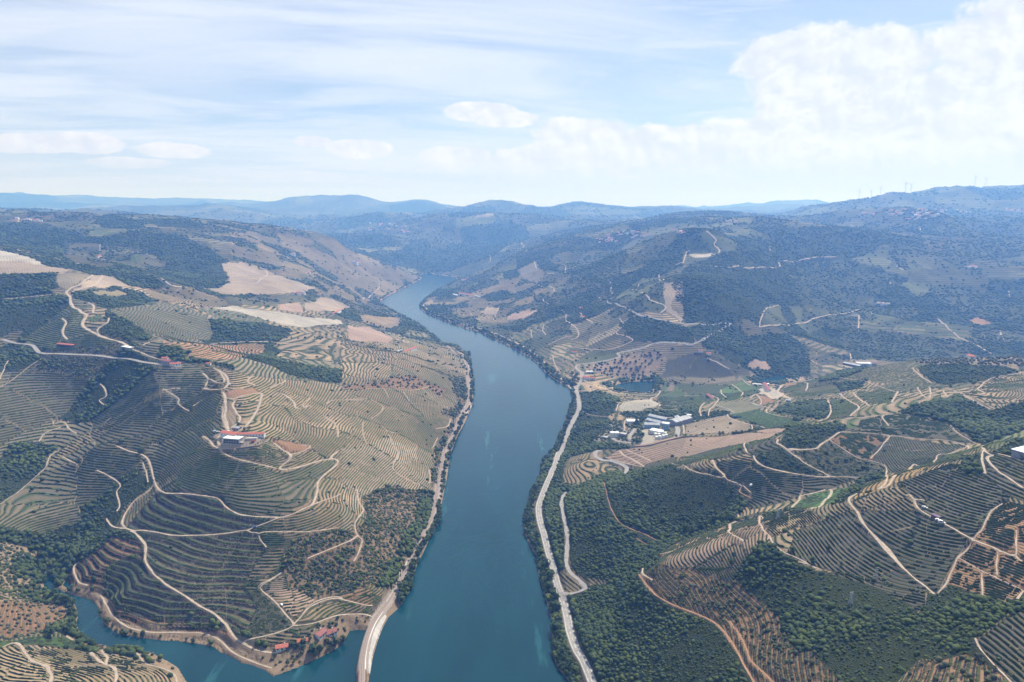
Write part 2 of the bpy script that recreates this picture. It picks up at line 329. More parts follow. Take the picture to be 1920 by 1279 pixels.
ROADS = [  # kind, width in metres, line
 ('asphalt', 9, 'I 262,-10 240,60 200,150 165,240 148,300 155,370 175,440 200,540 225,620 245,700 265,770 290,840 310,920 325,1000 360,1090 400,1160 440,1260 475,1350'),
 ('asphalt', 9, 'E 1315,255 1325,310 1335,370 1310,430 1280,490 1260,550 1240,610 1200,690 1175,740'),
 ('asphalt', 7, 'B 1318,1165 1345,1115 1352,1080 1318,1052 1330,1030 1400,1020 1500,1005 1562,985 1550,966 1600,955 1700,935 1735,915 1800,905 1917,912'),
 ('asphalt', 7, 'C 0,912 60,916 130,880 190,850 240,818 276,806 230,800 130,808 50,803 0,805'),
 ('asphalt', 7, 'B 1917,803 1800,780 1700,760 1640,735 1560,700 1490,675 1530,650 1515,620 1510,570 1480,555'),
 ('dirt', 8, 'B 445,685 480,718 540,752 620,790 700,808 800,836 900,872 1000,918 1060,955 1110,990 1150,1030 1180,1055 1230,1108 1290,1165 1318,1185'),
 ('asphalt', 7, 'K 485,1000 505,965 480,935 420,910 370,890 310,888 260,868 240,840 255,815 292,808'),
 ('asphalt', 5.5, 'I 303,212 280,250 280,310 300,400 310,470 305,560 305,620 330,670 370,700 408,735 398,757 350,783 305,792 268,768'),
 ('asphalt', 7, 'A 15,885 60,905 120,913 180,920 210,955 240,970 400,972 560,980 700,995 800,1015 880,1025 960,1035 1010,1040'),
 ('dirt', 8, 'A 520,525 470,560 400,600 370,630 395,650 400,690 450,725 485,750 465,790 470,820 540,860 600,885 690,905 740,945'),
 ('dirt', 5, 'A 740,945 860,990 910,1005'), ('dirt', 7, 'A 575,535 540,575 470,600 400,625'), ('dirt', 6, 'A 495,678 525,700 525,745'), ('dirt', 6, 'A 550,862 545,830 600,795 610,765'),
 ('dirt', 5, 'A 345,770 370,790 350,850 375,890'), ('dirt', 5, 'A 0,660 150,650 290,635 370,635'), ('dirt', 6, 'A 800,925 870,892 1000,895 1200,912 1330,905 1500,900 1600,912 1750,920 1850,912 1900,900'),
 ('dirt', 8, 'A 0,355 100,385 200,415 320,435 440,465'), ('dirt', 8, 'A 830,525 930,565 1050,600'), ('dirt', 9, 'A 1460,485 1500,520 1460,555 1400,580'), ('dirt', 3, 'A 560,355 560,420 575,430'),
 ('dirt', 5, 'L 130,180 190,220 215,270 250,340 230,385 160,380 100,345 60,320 0,240'), ('dirt', 5, 'L 60,330 30,430'), ('dirt', 7, 'L 190,210 250,260 290,330 300,380 260,440 200,465 100,452 0,440'),
 ('dirt', 6, 'L 600,285 560,310 545,360 620,410'), ('dirt', 5, 'L 990,340 960,370 820,435'), ('dirt', 6, 'L 935,480 1020,540 1090,610 1110,665 1160,690'),
 ('dirt', 4, 'L 1280,550 1270,575 1210,600 1200,640 1220,670 1280,655'), ('dirt', 4, 'L 1480,620 1540,580 1700,575 1830,580 1918,580'),
 ('dirt', 8, 'L 240,480 270,560 270,640 265,720 270,800 290,880 300,940 280,970'), ('dirt', 4, 'L 240,640 240,760 255,850 290,930'),
 ('dirt', 7, 'L 270,550 380,560 500,510 600,490 700,500 690,580 660,680 610,780 540,860 470,930 410,960'), ('dirt', 6, 'L 380,580 355,640 380,700 410,740 455,780 430,840 370,890 330,925'),
 ('dirt', 6, 'L 0,1020 60,1035 100,1090 140,1150 200,1170 185,1080 200,1000 280,970'), ('dirt', 4, 'L 200,1170 230,1210 300,1260 370,1279'), ('dirt', 6, 'L 200,1170 350,1165 500,1150 640,1135 760,1050'),
 ('dirt', 5, 'L 780,1045 850,1060 920,1140 980,1200 1030,1240 1050,1279'), ('dirt', 4, 'L 1030,1230 1140,1210 1240,1185 1290,1150 1180,1090'), ('dirt', 4, 'L 1450,760 1540,830 1600,900 1620,960 1620,1020'), ('dirt', 4, 'L 1640,1185 1560,1230 1520,1279'),
 ('dirt', 3.5, 'D 1220,600 1260,640 1340,665 1430,680 1500,700 1550,725'), ('dirt', 6, 'D 1590,600 1630,640 1630,670 1580,700 1572,722 1600,730 1700,700 1850,660 1890,670 1890,700 1800,770 1780,830 1760,900 1740,925'),
 ('dirt', 4.5, 'D 1740,925 1650,965 1570,990 1460,1035 1380,1070 1250,1080 1100,1090 970,1090 880,1065 800,1065 730,1060 640,1045 600,1005 602,990'), ('dirt', 4, 'D 1860,660 1870,640 1900,625'), ('dirt', 4, 'D 1740,925 1860,880 1910,860'),
 ('dirt', 4.5, 'D 650,585 700,610 790,630 830,660 850,720 865,790 880,820 920,850 1000,860 1070,855 1130,870 1220,880 1270,930 1350,975 1460,985 1570,990'), ('dirt', 4.5, 'D 865,790 840,830 770,890 710,960 685,1010 700,1045 760,1070'), ('dirt', 3.5, 'D 800,670 820,740 830,800'),
 ('dirt', 4, 'D 545,720 600,750 655,780 675,810 655,850 675,920 660,960'), ('dirt', 3.5, 'D 350,650 430,695'), ('dirt', 5, 'D 560,235 590,270 590,310 555,345 590,360'), ('dirt', 4, 'D 915,275 960,266 1010,265'), ('dirt', 4, 'D 930,275 980,300 1005,330 1000,360 1060,390'),
 ('dirt', 4, 'D 300,470 305,440 360,450 385,490 430,520'), ('dirt', 4, 'D 215,570 260,510 340,480'), ('dirt', 4, 'D 590,455 620,430'), ('dirt', 3, 'D 1080,380 1120,340 1170,305'), ('dirt', 3, 'D 240,85 150,155 80,210 0,260'), ('dirt', 5, 'D 45,105 10,180 0,220'),
 ('dirt', 3.5, 'D 260,700 280,650 310,620 340,600'), ('dirt', 2.5, 'D 0,915 100,850 180,780 260,700'),
 ('dirt', 5.5, 'G 730,430 770,450 810,510 820,590 850,660 900,715 1000,770 1100,840 1200,900 1270,960 1330,1040 1400,1085 1480,1110 1560,1120'), ('dirt', 3, 'G 980,455 1100,452'), ('dirt', 3, 'G 1380,432 1450,440 1700,435 1890,420'),
 ('dirt', 3, 'G 1450,450 1480,500 1495,530'), ('dirt', 3.5, 'G 1460,755 1520,710 1580,650'), ('dirt', 3.5, 'G 1460,755 1540,830 1600,890 1640,940 1640,970 1550,1005 1450,1030 1370,1050'), ('dirt', 3.5, 'G 1640,970 1700,900 1760,830 1860,800 1917,810'),
 ('dirt', 3.5, 'G 440,580 415,650 440,710 500,745'), ('dirt', 3.5, 'G 560,790 600,860 640,910 720,970 850,1000 1000,1000 1130,1005 1230,1040 1300,1110 1400,1160 1520,1200'),
 ('dirt', 5, 'G 0,1075 80,1070 130,1100 170,1150 250,1190 290,1230 280,1300'), ('dirt', 4.5, 'G 510,1120 560,1160 640,1200 660,1240 640,1300'), ('dirt', 4, 'G 570,1105 600,1150 600,1180'), ('dirt', 3.5, 'G 760,1120 810,1170 880,1190 960,1230 1000,1300'), ('dirt', 3.5, 'G 370,1015 410,1050'),
 ('dirt', 4, 'H 440,225 560,170 700,100 820,55 875,15'), ('dirt', 4, 'E 90,830 95,900 125,960 80,1010 90,1090 115,1130 70,1240'), ('dirt', 3.5, 'H 400,690 500,610 640,560 760,575 900,610 1000,640'), ('dirt', 3.5, 'H 310,800 500,770 700,710 900,690 1000,730'), ('dirt', 3.5, 'H 30,460 120,400 210,330'),
 ('dirt', 3, 'E 170,435 235,380 190,340 150,320 60,325 0,330'), ('dirt', 3, 'E 230,470 265,510 300,520'), ('dirt', 3, 'E 125,450 120,510 140,575'), ('dirt', 3, 'E 265,520 290,580 320,640 290,700 330,750 430,810'), ('dirt', 3, 'E 500,800 490,720'), ('dirt', 4, 'E 530,485 590,480 615,435'), ('dirt', 3, 'E 510,600 540,540'),
 ('dirt', 3, 'E 240,265 265,320'), ('dirt', 3, 'E 350,285 380,340'), ('dirt', 3, 'E 380,350 600,370'), ('dirt', 3, 'E 460,265 530,330 605,385'), ('dirt', 3, 'E 140,265 300,270 400,275 490,255'), ('dirt', 3, 'B 280,870 340,880 400,890 470,915'), ('dirt', 3, 'B 620,930 680,990 700,1040'),
 ('dirt', 4, 'K 775,320 750,360 700,385 720,410 770,430 765,442'), ('dirt', 5, 'K 720,470 760,490 810,510'), ('dirt', 4, 'K 415,480 440,420 520,400'), ('dirt', 5, 'K 1640,620 1580,605 1500,590 1420,570 1350,540 1320,515'), ('dirt', 5, 'K 975,670 965,600 1000,575 1150,550 1320,520'),
 ('dirt', 4, 'K 1520,600 1530,620 1500,645 1350,660 1150,685'), ('asphalt', 8, 'K 910,690 920,640 912,615'), ('dirt', 5, 'K 1140,415 1100,460 1105,525'), ('dirt', 5, 'K 1200,360 1250,390 1220,430 1180,470 1165,520'), ('dirt', 4, 'K 1220,435 1320,460 1385,495'), ('dirt', 4, 'K 1270,310 1310,370 1290,385'),
 ('dirt', 4, 'K 1360,265 1410,300 1450,330 1435,360'), ('dirt', 4, 'K 1455,235 1500,265 1540,275'), ('dirt', 5, 'K 1510,375 1560,350 1600,410 1570,430 1520,425 1640,450 1700,465 1640,480 1680,510 1800,535 1920,550'), ('dirt', 6, 'K 1780,275 1740,320 1780,350 1850,385'),
 ('dirt', 10, 'K 1600,320 1680,370 1740,370 1770,340'), ('dirt', 4.5, 'K 1200,885 1220,930 1270,980 1300,1015 1300,1047'), ('dirt', 5, 'K 1545,835 1560,890 1600,930 1640,950 1760,975 1920,1010'), ('dirt', 4.5, 'K 1510,750 1465,765 1480,800 1500,825'), ('dirt', 5, 'K 1820,790 1860,830 1920,880'), ('dirt', 5, 'K 1820,790 1920,800'),
 ('dirt', 5, 'K 1735,715 1730,750 1790,775'), ('dirt', 5, 'K 110,320 190,315 340,300 390,290'), ('dirt', 5, 'K 340,300 300,275 220,260 150,230 125,180 150,165'), ('dirt', 4, 'K 540,350 400,330 370,315'), ('asphalt', 6, 'K 550,740 440,735 400,720 380,690 350,690'), ('asphalt', 6, 'K 525,715 530,680 570,630'), ('dirt', 4, 'K 480,650 482,590 500,545'),
 ('dirt', 6, 'K 440,810 480,850 560,890 640,930'), ('dirt', 4, 'K 500,805 600,850 700,885'), ('dirt', 4, 'K 330,860 500,915 640,935'), ('dirt', 3, 'K 130,480 200,515 360,530 500,540'),
 ('dirt', 5, 'F 815,330 830,390 810,430 760,450'), ('dirt', 5, 'F 885,295 940,340 985,370 940,420'), ('dirt', 5, 'F 960,290 1000,330 1050,360'), ('dirt', 4, 'F 815,310 880,295 960,280'), ('dirt', 5, 'F 1210,285 1175,340'), ('dirt', 4, 'F 880,205 1000,220 1100,250 1200,285'), ('dirt', 4, 'F 580,205 660,230 700,240 690,280'), ('dirt', 4, 'F 550,250 540,290 600,325'),
 ('dirt', 5, 'F 1290,150 1330,190 1400,235'), ('dirt', 4, 'F 1320,260 1340,300 1385,310 1385,260'), ('dirt', 4, 'F 1480,265 1580,295 1690,295 1660,265 1710,220 1830,190 1917,170'), ('dirt', 3, 'F 1580,300 1640,340 1730,385'), ('dirt', 4, 'F 1460,280 1490,310'),
 ('dirt', 4, 'F 1180,405 1130,415 1125,440 1155,475'), ('dirt', 3, 'F 880,440 980,430 1130,412'), ('dirt', 5, 'F 560,590 620,610 740,605 775,580 830,540 880,510 940,510'), ('dirt', 4, 'F 590,605 650,660 740,720 830,765'), ('dirt', 4, 'F 830,765 700,755 590,740 450,710 410,670 400,635'), ('dirt', 3, 'F 830,765 1020,760'),
 ('dirt', 4, 'F 160,670 200,720 235,765'), ('dirt', 4.5, 'F 600,940 650,900 660,870 730,850 800,832'), ('dirt', 5, 'F 720,945 790,900 830,850 820,842'), ('dirt', 3.5, 'F 340,800 380,860'),
 ('dirt', 3, 'F 940,510 1070,520 1200,535 1350,550 1500,560 1600,585'), ('dirt', 5, 'F 1600,585 1690,605 1750,638'), ('dirt', 5, 'F 1750,638 1710,660 1730,700 1800,750 1917,820'), ('dirt', 4, 'F 1750,638 1917,660'), ('dirt', 3, 'F 1160,530 1110,600 1050,660'), ('dirt', 3, 'F 820,545 880,590 980,660 1080,680 1140,730 1155,770'),
 ('dirt', 4, 'F 1100,840 1180,770 1300,700 1400,690 1420,660 1500,630 1600,590'), ('dirt', 4, 'F 1155,770 1110,830'), ('dirt', 5, 'F 980,850 930,900 980,960 1000,1020 1060,1090 1140,1160 1235,1279'), ('dirt', 4, 'F 1270,865 1300,890 1360,888'), ('dirt', 4, 'F 1295,890 1330,950 1400,990 1450,1020 1530,1065 1630,1115 1760,1165 1917,1225'),
 ('dirt', 2.5, 'F 1630,1115 1690,1040 1740,960 1800,895'), ('dirt', 2.5, 'F 1500,470 1560,530 1640,570'), ('dirt', 3.5, 'F 450,995 430,1000 440,1040 490,1090 500,1120 560,1180 640,1220 740,1279'), ('dirt', 4, 'F 1690,600 1680,680 1690,750'),
 ('dirt', 3.5, 'J 395,0 450,100 550,240 650,350 760,460 850,540 960,615 1000,630'), ('dirt', 2.5, 'J 1000,630 1050,580 1150,390 1200,320 1260,240'), ('dirt', 2, 'J 1160,385 1300,450 1450,520 1643,590'), ('dirt', 2, 'J 1450,320 1450,500'), ('dirt', 2, 'J 1340,480 1340,650'), ('dirt', 2, 'J 1585,150 1590,360'), ('dirt', 2.5, 'J 1590,680 1640,600'), ('dirt', 3, 'J 0,400 80,430 150,455'), ('dirt', 2.5, 'J 1270,970 1330,1070 1440,1180 1560,1290'),
 ('trail', 2.5, 'I 510,160 540,250 580,360 650,410 750,450 820,485'), ('trail', 2, 'I 700,470 770,510'), ('dirt', 4, 'I 735,645 735,680 785,692'), ('trail', 3.5, 'I 710,690 780,770 880,840 960,870 1080,915 1150,950 1200,1010 1260,1110 1300,1200 1360,1290'), ('trail', 3, 'I 1230,945 1290,1040 1310,1100 1340,1180 1450,1260 1480,1300'),
 ('dirt', 3.5, 'I 900,60 1000,85 1100,110 1200,140 1290,175'), ('trail', 3.5, 'I 1285,180 1275,220 1340,250'), ('dirt', 4, 'I 1225,400 1225,440 1300,475'), ('dirt', 3.5, 'I 830,580 900,545 1030,485'), ('dirt', 3, 'I 340,178 420,160 500,130'), ('dirt', 4, 'N 975,660 985,690'), ('dirt', 4, 'N 900,760 960,735'),
 ('dirt', 9, 'C 0,480 120,475 300,478 530,485 545,455 700,435 860,425'), ('dirt', 8, 'C 0,460 20,400 40,395'), ('dirt', 9, 'C 130,280 185,330 175,355 205,385 200,405'), ('dirt', 8, 'C 490,365 490,390'), ('dirt', 5, 'C 430,820 440,770 480,710 545,695'), ('dirt', 7, 'C 430,820 540,810 630,805 700,790 760,765 900,745 1020,720'),
 ('dirt', 6, 'C 990,755 985,840'), ('dirt', 7, 'C 1430,770 1530,860 1600,900 1680,940 1770,985'), ('dirt', 10, 'C 940,245 970,255'), ('dirt', 9, 'C 1160,550 1165,575 1185,580'), ('dirt', 9, 'C 1830,620 1840,650 1917,670'), ('dirt', 7, 'C 1780,840 1800,890'), ('dirt', 5, 'C 690,990 760,1030 820,1045'), ('dirt', 5, 'C 135,990 200,1020 260,1060'), ('dirt', 7, 'C 1200,475 1240,500 1200,480'), ('dirt', 5, 'C 940,965 945,1000'),('dirt', 9, 'C 1330,260 1340,285'),
 ('dirt', 5, 'B 1020,860 1060,830 1140,800 1250,760'), ('dirt', 5, 'B 1062,830 1070,880'), ('dirt', 5, 'B 1135,805 1130,840 1145,865'), ('dirt', 7, 'B 1240,725 1260,745 1260,780 1285,800 1330,850 1320,880 1290,890'), ('dirt', 6, 'B 1450,850 1425,885'), ('dirt', 5, 'B 1560,770 1585,810 1550,840 1550,860 1620,880 1630,900 1560,930 1470,950 1340,940 1310,930'),
 ('dirt', 5, 'B 1190,975 1190,1010 1215,1060'), ('dirt', 6, 'B 1340,740 1370,770 1410,800'), ('dirt', 7, 'B 930,770 960,745 1060,715 1100,700'), ('dirt', 7, 'B 1100,570 1160,520'), ('dirt', 7, 'B 1100,575 1130,595 1170,590 1200,620'), ('dirt', 7, 'B 1080,450 1090,480 1100,490'), ('dirt', 6, 'B 850,780 880,720 940,680'), ('dirt', 6, 'B 720,740 760,775 800,780'),
 ('dirt', 7, 'B 1670,580 1655,610 1630,610'), ('dirt', 7, 'B 1680,625 1740,670 1815,700 1815,720 1790,740'), ('dirt', 7, 'B 1780,520 1810,555'), ('dirt', 7, 'B 1260,480 1255,510 1265,520'), ('dirt', 9, 'B 1880,470 1917,455'), ('dirt', 9, 'B 830,415 835,450 790,470'), ('dirt', 7, 'B 120,665 165,640 210,600 210,575'), ('dirt', 12, 'B 900,385 980,380 1025,360 1010,345'), ('dirt', 6, 'B 1130,660 1140,680 1165,690'), ('dirt', 6, 'B 1450,650 1455,670 1470,680'), ('dirt', 5, 'B 1160,920 1250,880 1300,870'),
]
RAIL = 'H 1495,-60 1460,0 1400,120 1320,260 1240,390 1170,500 1110,610 1060,690 1000,800 960,900 930,1020 915,1130 910,1279 905,1400'
RAIL2 = 'E 590,20 650,70 690,100 710,150 712,230 715,300 710,360 660,420 640,480 610,550 580,620 560,700 545,780 535,860 520,950 500,1020 468,1072'

# land use: kind, soil tint, vine tint, row spacing (m), row direction ('' = along the contour), outline
S_PALE, S_TAN, S_MAUVE, S_DARK, S_RED, S_GREY, S_WOOD, S_OLIVE, S_PINK = (.30, .24, .185), (.245, .185, .125), (.140, .122, .088), (.080, .072, .060), (.27, .16, .098), (.37, .335, .29), (.045, .050, .026), (.13, .135, .07), (.33, .235, .185)
V_G, V_D, V_B, V_O = (.040, .072, .022), (.022, .043, .016), (.075, .13, .03), (.075, .08, .04)
LAND = [
 ('V', S_TAN, V_G, 9, '', 'A 1300,430 1280,280 1500,290 1900,340 1990,420 1917,650 1650,620 1500,500'), ('V', S_TAN, V_G, 9, '', 'B -50,340 100,405 250,465 350,505 440,545 350,600 200,675 100,700 0,650'),
 ('V', S_TAN, V_G, 10, '', 'B 640,640 800,560 1000,540 1200,620 1150,720 900,800 750,790 620,740'),
 ('V', S_TAN, V_G, 5.6, '', 'D 1120,540 1240,280 1100,120 1400,190 1600,215 1917,230 2500,60 2560,300 2460,700 2400,1000 2250,1279 1900,1279 1600,1100 1500,1000 1240,900 1000,860 1100,700'),
 ('V', S_TAN, V_G, 5.6, '', 'E 0,0 600,20 700,180 700,300 640,430 560,560 540,700 520,850 300,820 100,880 60,1150 0,1200'),
 ('V', S_PALE, V_G, 5.4, '', 'E 0,600 60,600 250,540 420,600 530,640 520,800 430,840 300,800 180,840 100,900 100,1000 0,1130'),
 ('V', S_TAN, V_B, 5.6, '', 'D 640,1040 700,930 850,800 950,700 1100,620 1130,560 1190,590 1170,640 1100,690 960,800 880,850 860,880 720,1040'),
 ('V', S_TAN, V_B, 5.6, '', 'D 260,700 360,600 420,540 600,460 850,300 910,260 920,285 700,450 500,570 330,670'),
 ('V', S_MAUVE, V_G, 5.4, '', 'D 1060,700 1200,620 1280,660 1500,705 1560,740 1620,740 1860,670 1880,700 1770,790 1740,910 1560,975 1360,960 1240,880 1130,860 1000,800'),
 ('V', S_TAN, V_B, 5.4, '', 'L 230,1200 400,1170 640,1150 790,1060 900,1150 1030,1260 900,1279 400,1279'),
 ('V', S_MAUVE, V_D, 5.4, '', 'D 1000,470 1180,290 1240,290 1250,480 1200,540 1050,500'),
 ('B', S_RED, V_G, 0, '', 'L 250,480 420,440 620,440 690,490 500,505 400,550 300,540'), ('B', S_TAN, V_G, 0, '', 'L 290,600 350,590 400,740 390,840 330,910 295,880'), ('B', S_RED, V_G, 0, '', 'L 850,1060 1230,1100 1290,1180 1050,1220'),
 ('B', S_PALE, V_G, 0, '', 'L 140,1000 280,960 480,960 760,1030 640,1130 400,1165 200,1165 190,1080 90,1040'),
 ('T', S_DARK, V_G, 11, '', 'G 720,400 790,310 860,230 1000,210 1240,240 1350,350 1560,360 1400,430 980,450 760,430'),
 ('T', S_MAUVE, V_G, 9, '', 'G 810,450 1100,455 1450,450 1500,540 1600,520 1600,600 1460,750 1350,720 1440,860 1370,1010 1270,930 900,700 830,620'),
 ('T', S_RED, V_O, 10, '', 'G 330,760 430,600 560,520 640,450 780,480 830,640 740,900 1000,930 1250,960 1400,1080 1600,1130 1640,1200 1500,1240 1200,1170 1050,1060 850,1030 600,1000 520,830'),
 ('T', S_DARK, V_G, 8, '', 'G 580,680 640,610 760,560 840,640 900,700 1050,800 1250,930 1150,960 850,930 730,870 640,850'),
 ('M', S_MAUVE, V_G, 0, '', 'G 1370,1010 1440,860 1380,790 1460,765 1630,930 1600,980 1400,1030'), ('V', S_TAN, V_O, 5, '', 'G 1480,550 1600,520 1600,600 1470,740 1360,720'),
 ('V', S_PINK, V_O, 5, '', 'H 220,340 440,480 500,560 320,730 60,480'), ('V', S_RED, V_G, 5, '', 'H 640,555 900,460 1010,500 1010,640 760,580'), ('V', S_TAN, V_G, 5, '', 'H 330,770 500,620 640,570 980,640 960,680 700,700 450,760'), ('V', S_TAN, V_G, 4.5, '', 'H 0,920 270,840 390,880 370,930 160,960 0,980'),
 ('O', S_TAN, V_G, 0, '', 'H 0,1000 150,960 400,960 520,760 600,720 760,730 860,680 1000,760 820,830 780,980 450,1100 100,1250 0,1150'),
 ('S', (.20, .14, .09), V_G, 0, '', 'H 220,250 300,80 440,0 1420,0 1300,280 1180,460 1000,450 700,520 500,560 300,450'), ('S', (.20, .14, .09), V_G, 0, '', 'E 120,880 200,820 300,810 420,840 500,830 520,900 500,980 440,1080 340,1279 80,1279 70,1180 100,1080 130,980'),
 ('S', (.20, .14, .09), V_G, 0, '', 'E 600,200 690,190 712,300 680,380 640,460 600,540 560,640 545,780 510,820 500,760 530,620 600,470 620,430 560,400 660,360'),
 ('O', S_RED, V_G, 0, '', 'E 0,240 120,250 240,215 400,190 500,240 590,270 560,320 480,260 400,270 200,262 0,270'), ('O', S_TAN, V_G, 0, '', 'B 100,750 330,770 330,810 250,830 110,790'), ('B', S_TAN, V_G, 0, '', 'B 110,755 300,765 320,790 240,805'), ('B', S_PINK, V_G, 0, '', 'B 30,810 170,820 290,880 270,910 40,890'),
 ('V', S_TAN, V_G, 6, '', 'G 0,1075 200,1070 480,1100 760,1120 1000,1250 1010,1400 -100,1400'), ('G', (.07, .115, .035), V_B, 0, '', 'G 0,1052 200,1022 400,1022 430,1060 780,1110 700,1112 450,1092 200,1068 0,1072'), ('O', (.12, .12, .05), V_B, 0, '', 'G 780,1110 880,1130 1040,1220 1070,1279 1060,1400 1010,1290 860,1180'),
 ('S', S_TAN, V_G, 0, '', 'G -100,420 230,470 330,520 250,640 240,760 250,820 400,820 440,900 430,950 380,990 200,1010 100,1030 -100,1050'), ('O', S_RED, V_G, 0, '', 'G -50,840 150,830 330,850 400,870 360,960 100,1010 -50,1040'),
 ('W', S_WOOD, V_D, 0, '', 'G -60,380 60,410 150,430 250,440 400,400 520,350 640,320 620,400 630,430 570,510 500,570 440,590 400,660 330,740 310,765 300,700 312,640 285,600 250,680 200,640 230,560 120,520 -60,470'),
 ('W', S_WOOD, V_D, 0, '', 'D -80,720 0,660 60,600 150,560 240,580 310,590 270,640 260,700 180,770 100,840 0,910 -80,960'),
 ('V', S_DARK, V_D, 5.6, '', 'F -50,620 200,560 530,550 560,600 400,640 460,710 800,770 980,770 800,830 640,880 400,950 300,860 0,660'), ('V', S_TAN, V_G, 5.6, '', 'N 300,150 450,90 700,110 860,100 1100,50 1150,170 1000,150 840,130 760,150 840,270 540,200'),
 ('V', S_PINK, V_O, 5.4, '', 'N 150,1150 300,980 600,880 900,750 1220,700 1300,900 1200,1000 1000,1200 700,1210 400,1200 200,1279'),
 ('V', S_TAN, V_G, 3.4, 'N 1240,740 1400,830', 'N 1220,700 1400,640 1700,620 1820,710 1500,820 1350,880 1300,860'),
 ('V', S_DARK, V_D, 5.6, 'J 150,110 650,520', 'J 395,0 0,160 -60,180 -100,360 0,390 400,500 900,625 960,610 550,240'), ('V', S_DARK, V_D, 5.2, 'J 560,110 1150,330', 'J 400,-10 420,0 900,30 1240,230 1150,380 1030,560 990,620 760,440 520,180'),
 ('V', S_DARK, V_D, 5, 'J 300,480 900,690', 'J 150,455 400,500 900,625 920,720 860,770 650,640 450,560'), ('V', S_RED, V_O, 3.2, 'J 1200,290 1643,450', 'J 1260,250 1643,390 1800,440 1800,700 1643,620 1520,705 1050,560 1160,385'), ('V', S_RED, V_O, 3.2, 'J 1300,200 1643,320', 'F 1630,1110 1740,960 1810,895 2100,960 2100,1330 1917,1215 1760,1160'),
 ('V', S_DARK, V_G, 5.2, 'F 1300,800 1700,960', 'F 1280,870 1200,780 1500,650 1550,720 1700,760 1850,870 1740,950 1630,1110 1400,985 1330,940'), ('V', S_DARK, V_D, 6, 'F 1730,690 1917,770', 'F 1690,760 1720,640 2100,680 2100,960 1850,870'), ('V', S_DARK, V_D, 5, 'J 1300,970 1600,1200', 'J 1290,970 1400,890 1600,740 1800,640 1800,1400 1600,1400 1400,1120'),
 ('V', S_TAN, V_O, 5, '', 'F 930,905 1100,840 1300,720 1420,680 1600,590 1650,620 1500,690 1200,800 1280,870 1000,950'), ('V', (.34, .23, .11), V_O, 6, '', 'F 940,900 1000,830 1080,770 1180,740 1370,690 1400,710 1100,840 1000,870'),
 ('V', S_DARK, V_D, 5, 'F 1110,620 1450,700', 'F 1050,665 1160,535 1590,585 1420,670 1370,690 1180,740'), ('V', S_RED, V_O, 4, 'F 850,560 1100,640', 'F 825,545 880,512 1150,530 1050,660 980,655'), ('M', S_MAUVE, V_G, 0, '', 'F 610,610 740,605 820,550 980,665 1080,690 1130,740 1020,755 840,765 740,715'),
 ('V', S_MAUVE, V_D, 5, '', 'F 940,505 1000,470 1300,450 1500,455 1630,575 1350,548 1100,520'), ('G', (.075, .14, .04), V_B, 0, '', 'F 600,942 650,900 740,850 820,840 940,815 900,880 760,935'),
 ('G', (.07, .12, .04), V_B, 0, '', 'K 1350,510 1560,470 1700,500 1920,580 2000,600 1780,612 1640,620'), ('B', (.17, .165, .105), V_G, 0, '', 'K 1230,415 1500,400 1640,445 1560,470 1350,510 1250,440'), ('V', (.075, .12, .04), V_D, 6, '', 'K 1200,380 1290,300 1450,235 1570,275 1580,330 1400,390 1250,405'),
 ('V', S_GREY, V_G, 4, 'K 500,470 740,400', 'K 430,485 450,425 520,400 700,385 770,435 620,480'), ('V', S_MAUVE, V_G, 5, '', 'K 770,320 1130,330 1200,400 1080,450 820,480 760,440'),
 ('V', S_PALE, V_O, 5, 'K 1000,590 1350,655', 'K 980,590 1310,522 1520,600 1500,640 1300,665 980,672'), ('V', S_PINK, V_O, 6.5, 'K 600,870 1100,740', 'K 440,800 540,790 960,700 1250,690 1500,660 1740,660 1680,700 1500,740 1250,790 1000,850 800,880 700,900 640,930 500,920 400,890 330,860'), ('B', S_PINK, V_O, 0, '', 'K 1500,655 1640,630 1820,620 1750,660'), ('B', S_PINK, V_O, 0, '', 'K 560,770 900,690 960,680 900,710 540,790'),
 ('O', S_PINK, V_G, 0, '', 'K 180,115 400,60 560,10 800,0 845,60 700,200 600,220 350,205 200,155'), ('V', S_OLIVE, V_G, 7, '', 'K 60,80 250,-20 440,0 400,60 150,95'), ('V', S_MAUVE, V_D, 9, '', 'K 770,220 870,60 1100,10 1400,190 1400,230 1150,270 800,250'),
 ('S', (.25, .215, .175), V_G, 0, '', 'K 220,740 330,600 400,550 480,560 620,600 650,680 600,760 450,740 420,720 300,740'), ('B', S_GREY, V_G, 0, '', 'K 615,615 650,600 690,680 840,690 700,745 620,760 640,690'), ('B', S_GREY, V_G, 0, '', 'K 1580,300 1700,290 1760,330 1750,370 1680,375 1600,340'), ('B', S_RED, V_G, 0, '', 'K 1630,370 1740,400 1600,430 1560,350'), ('B', S_RED, V_G, 0, '', 'K 1790,250 1900,260 1900,290 1800,300'),
 ('D', (.15, .14, .075), V_G, 0, '', 'F 850,230 950,180 1230,115 1300,170 1370,240 1200,250 1000,215'), ('O', S_TAN, V_G, 0, '', 'F 1290,120 1500,95 1900,90 1980,150 1600,125 1400,130'),
 ('V', S_MAUVE, V_G, 6, '', 'F 600,250 830,230 920,290 640,330 560,280'), ('V', (.13, .12, .08), V_G, 5, '', 'F 970,280 1200,285 1175,345 1050,355'), ('V', S_TAN, V_G, 6, '', 'F 1640,240 1917,160 2100,150 2100,330 1750,385 1600,300'), ('V', S_DARK, V_D, 5, '', 'F 830,310 990,370 920,430 780,450'), ('V', S_MAUVE, V_G, 5, 'F 1150,440 1380,430', 'F 1000,440 1180,405 1390,430 1350,470 1000,480'),
 ('V', S_TAN, V_G, 4.2, '', 'E 1240,720 1290,640 1430,620 1500,700 1440,770 1310,810 1245,780'),
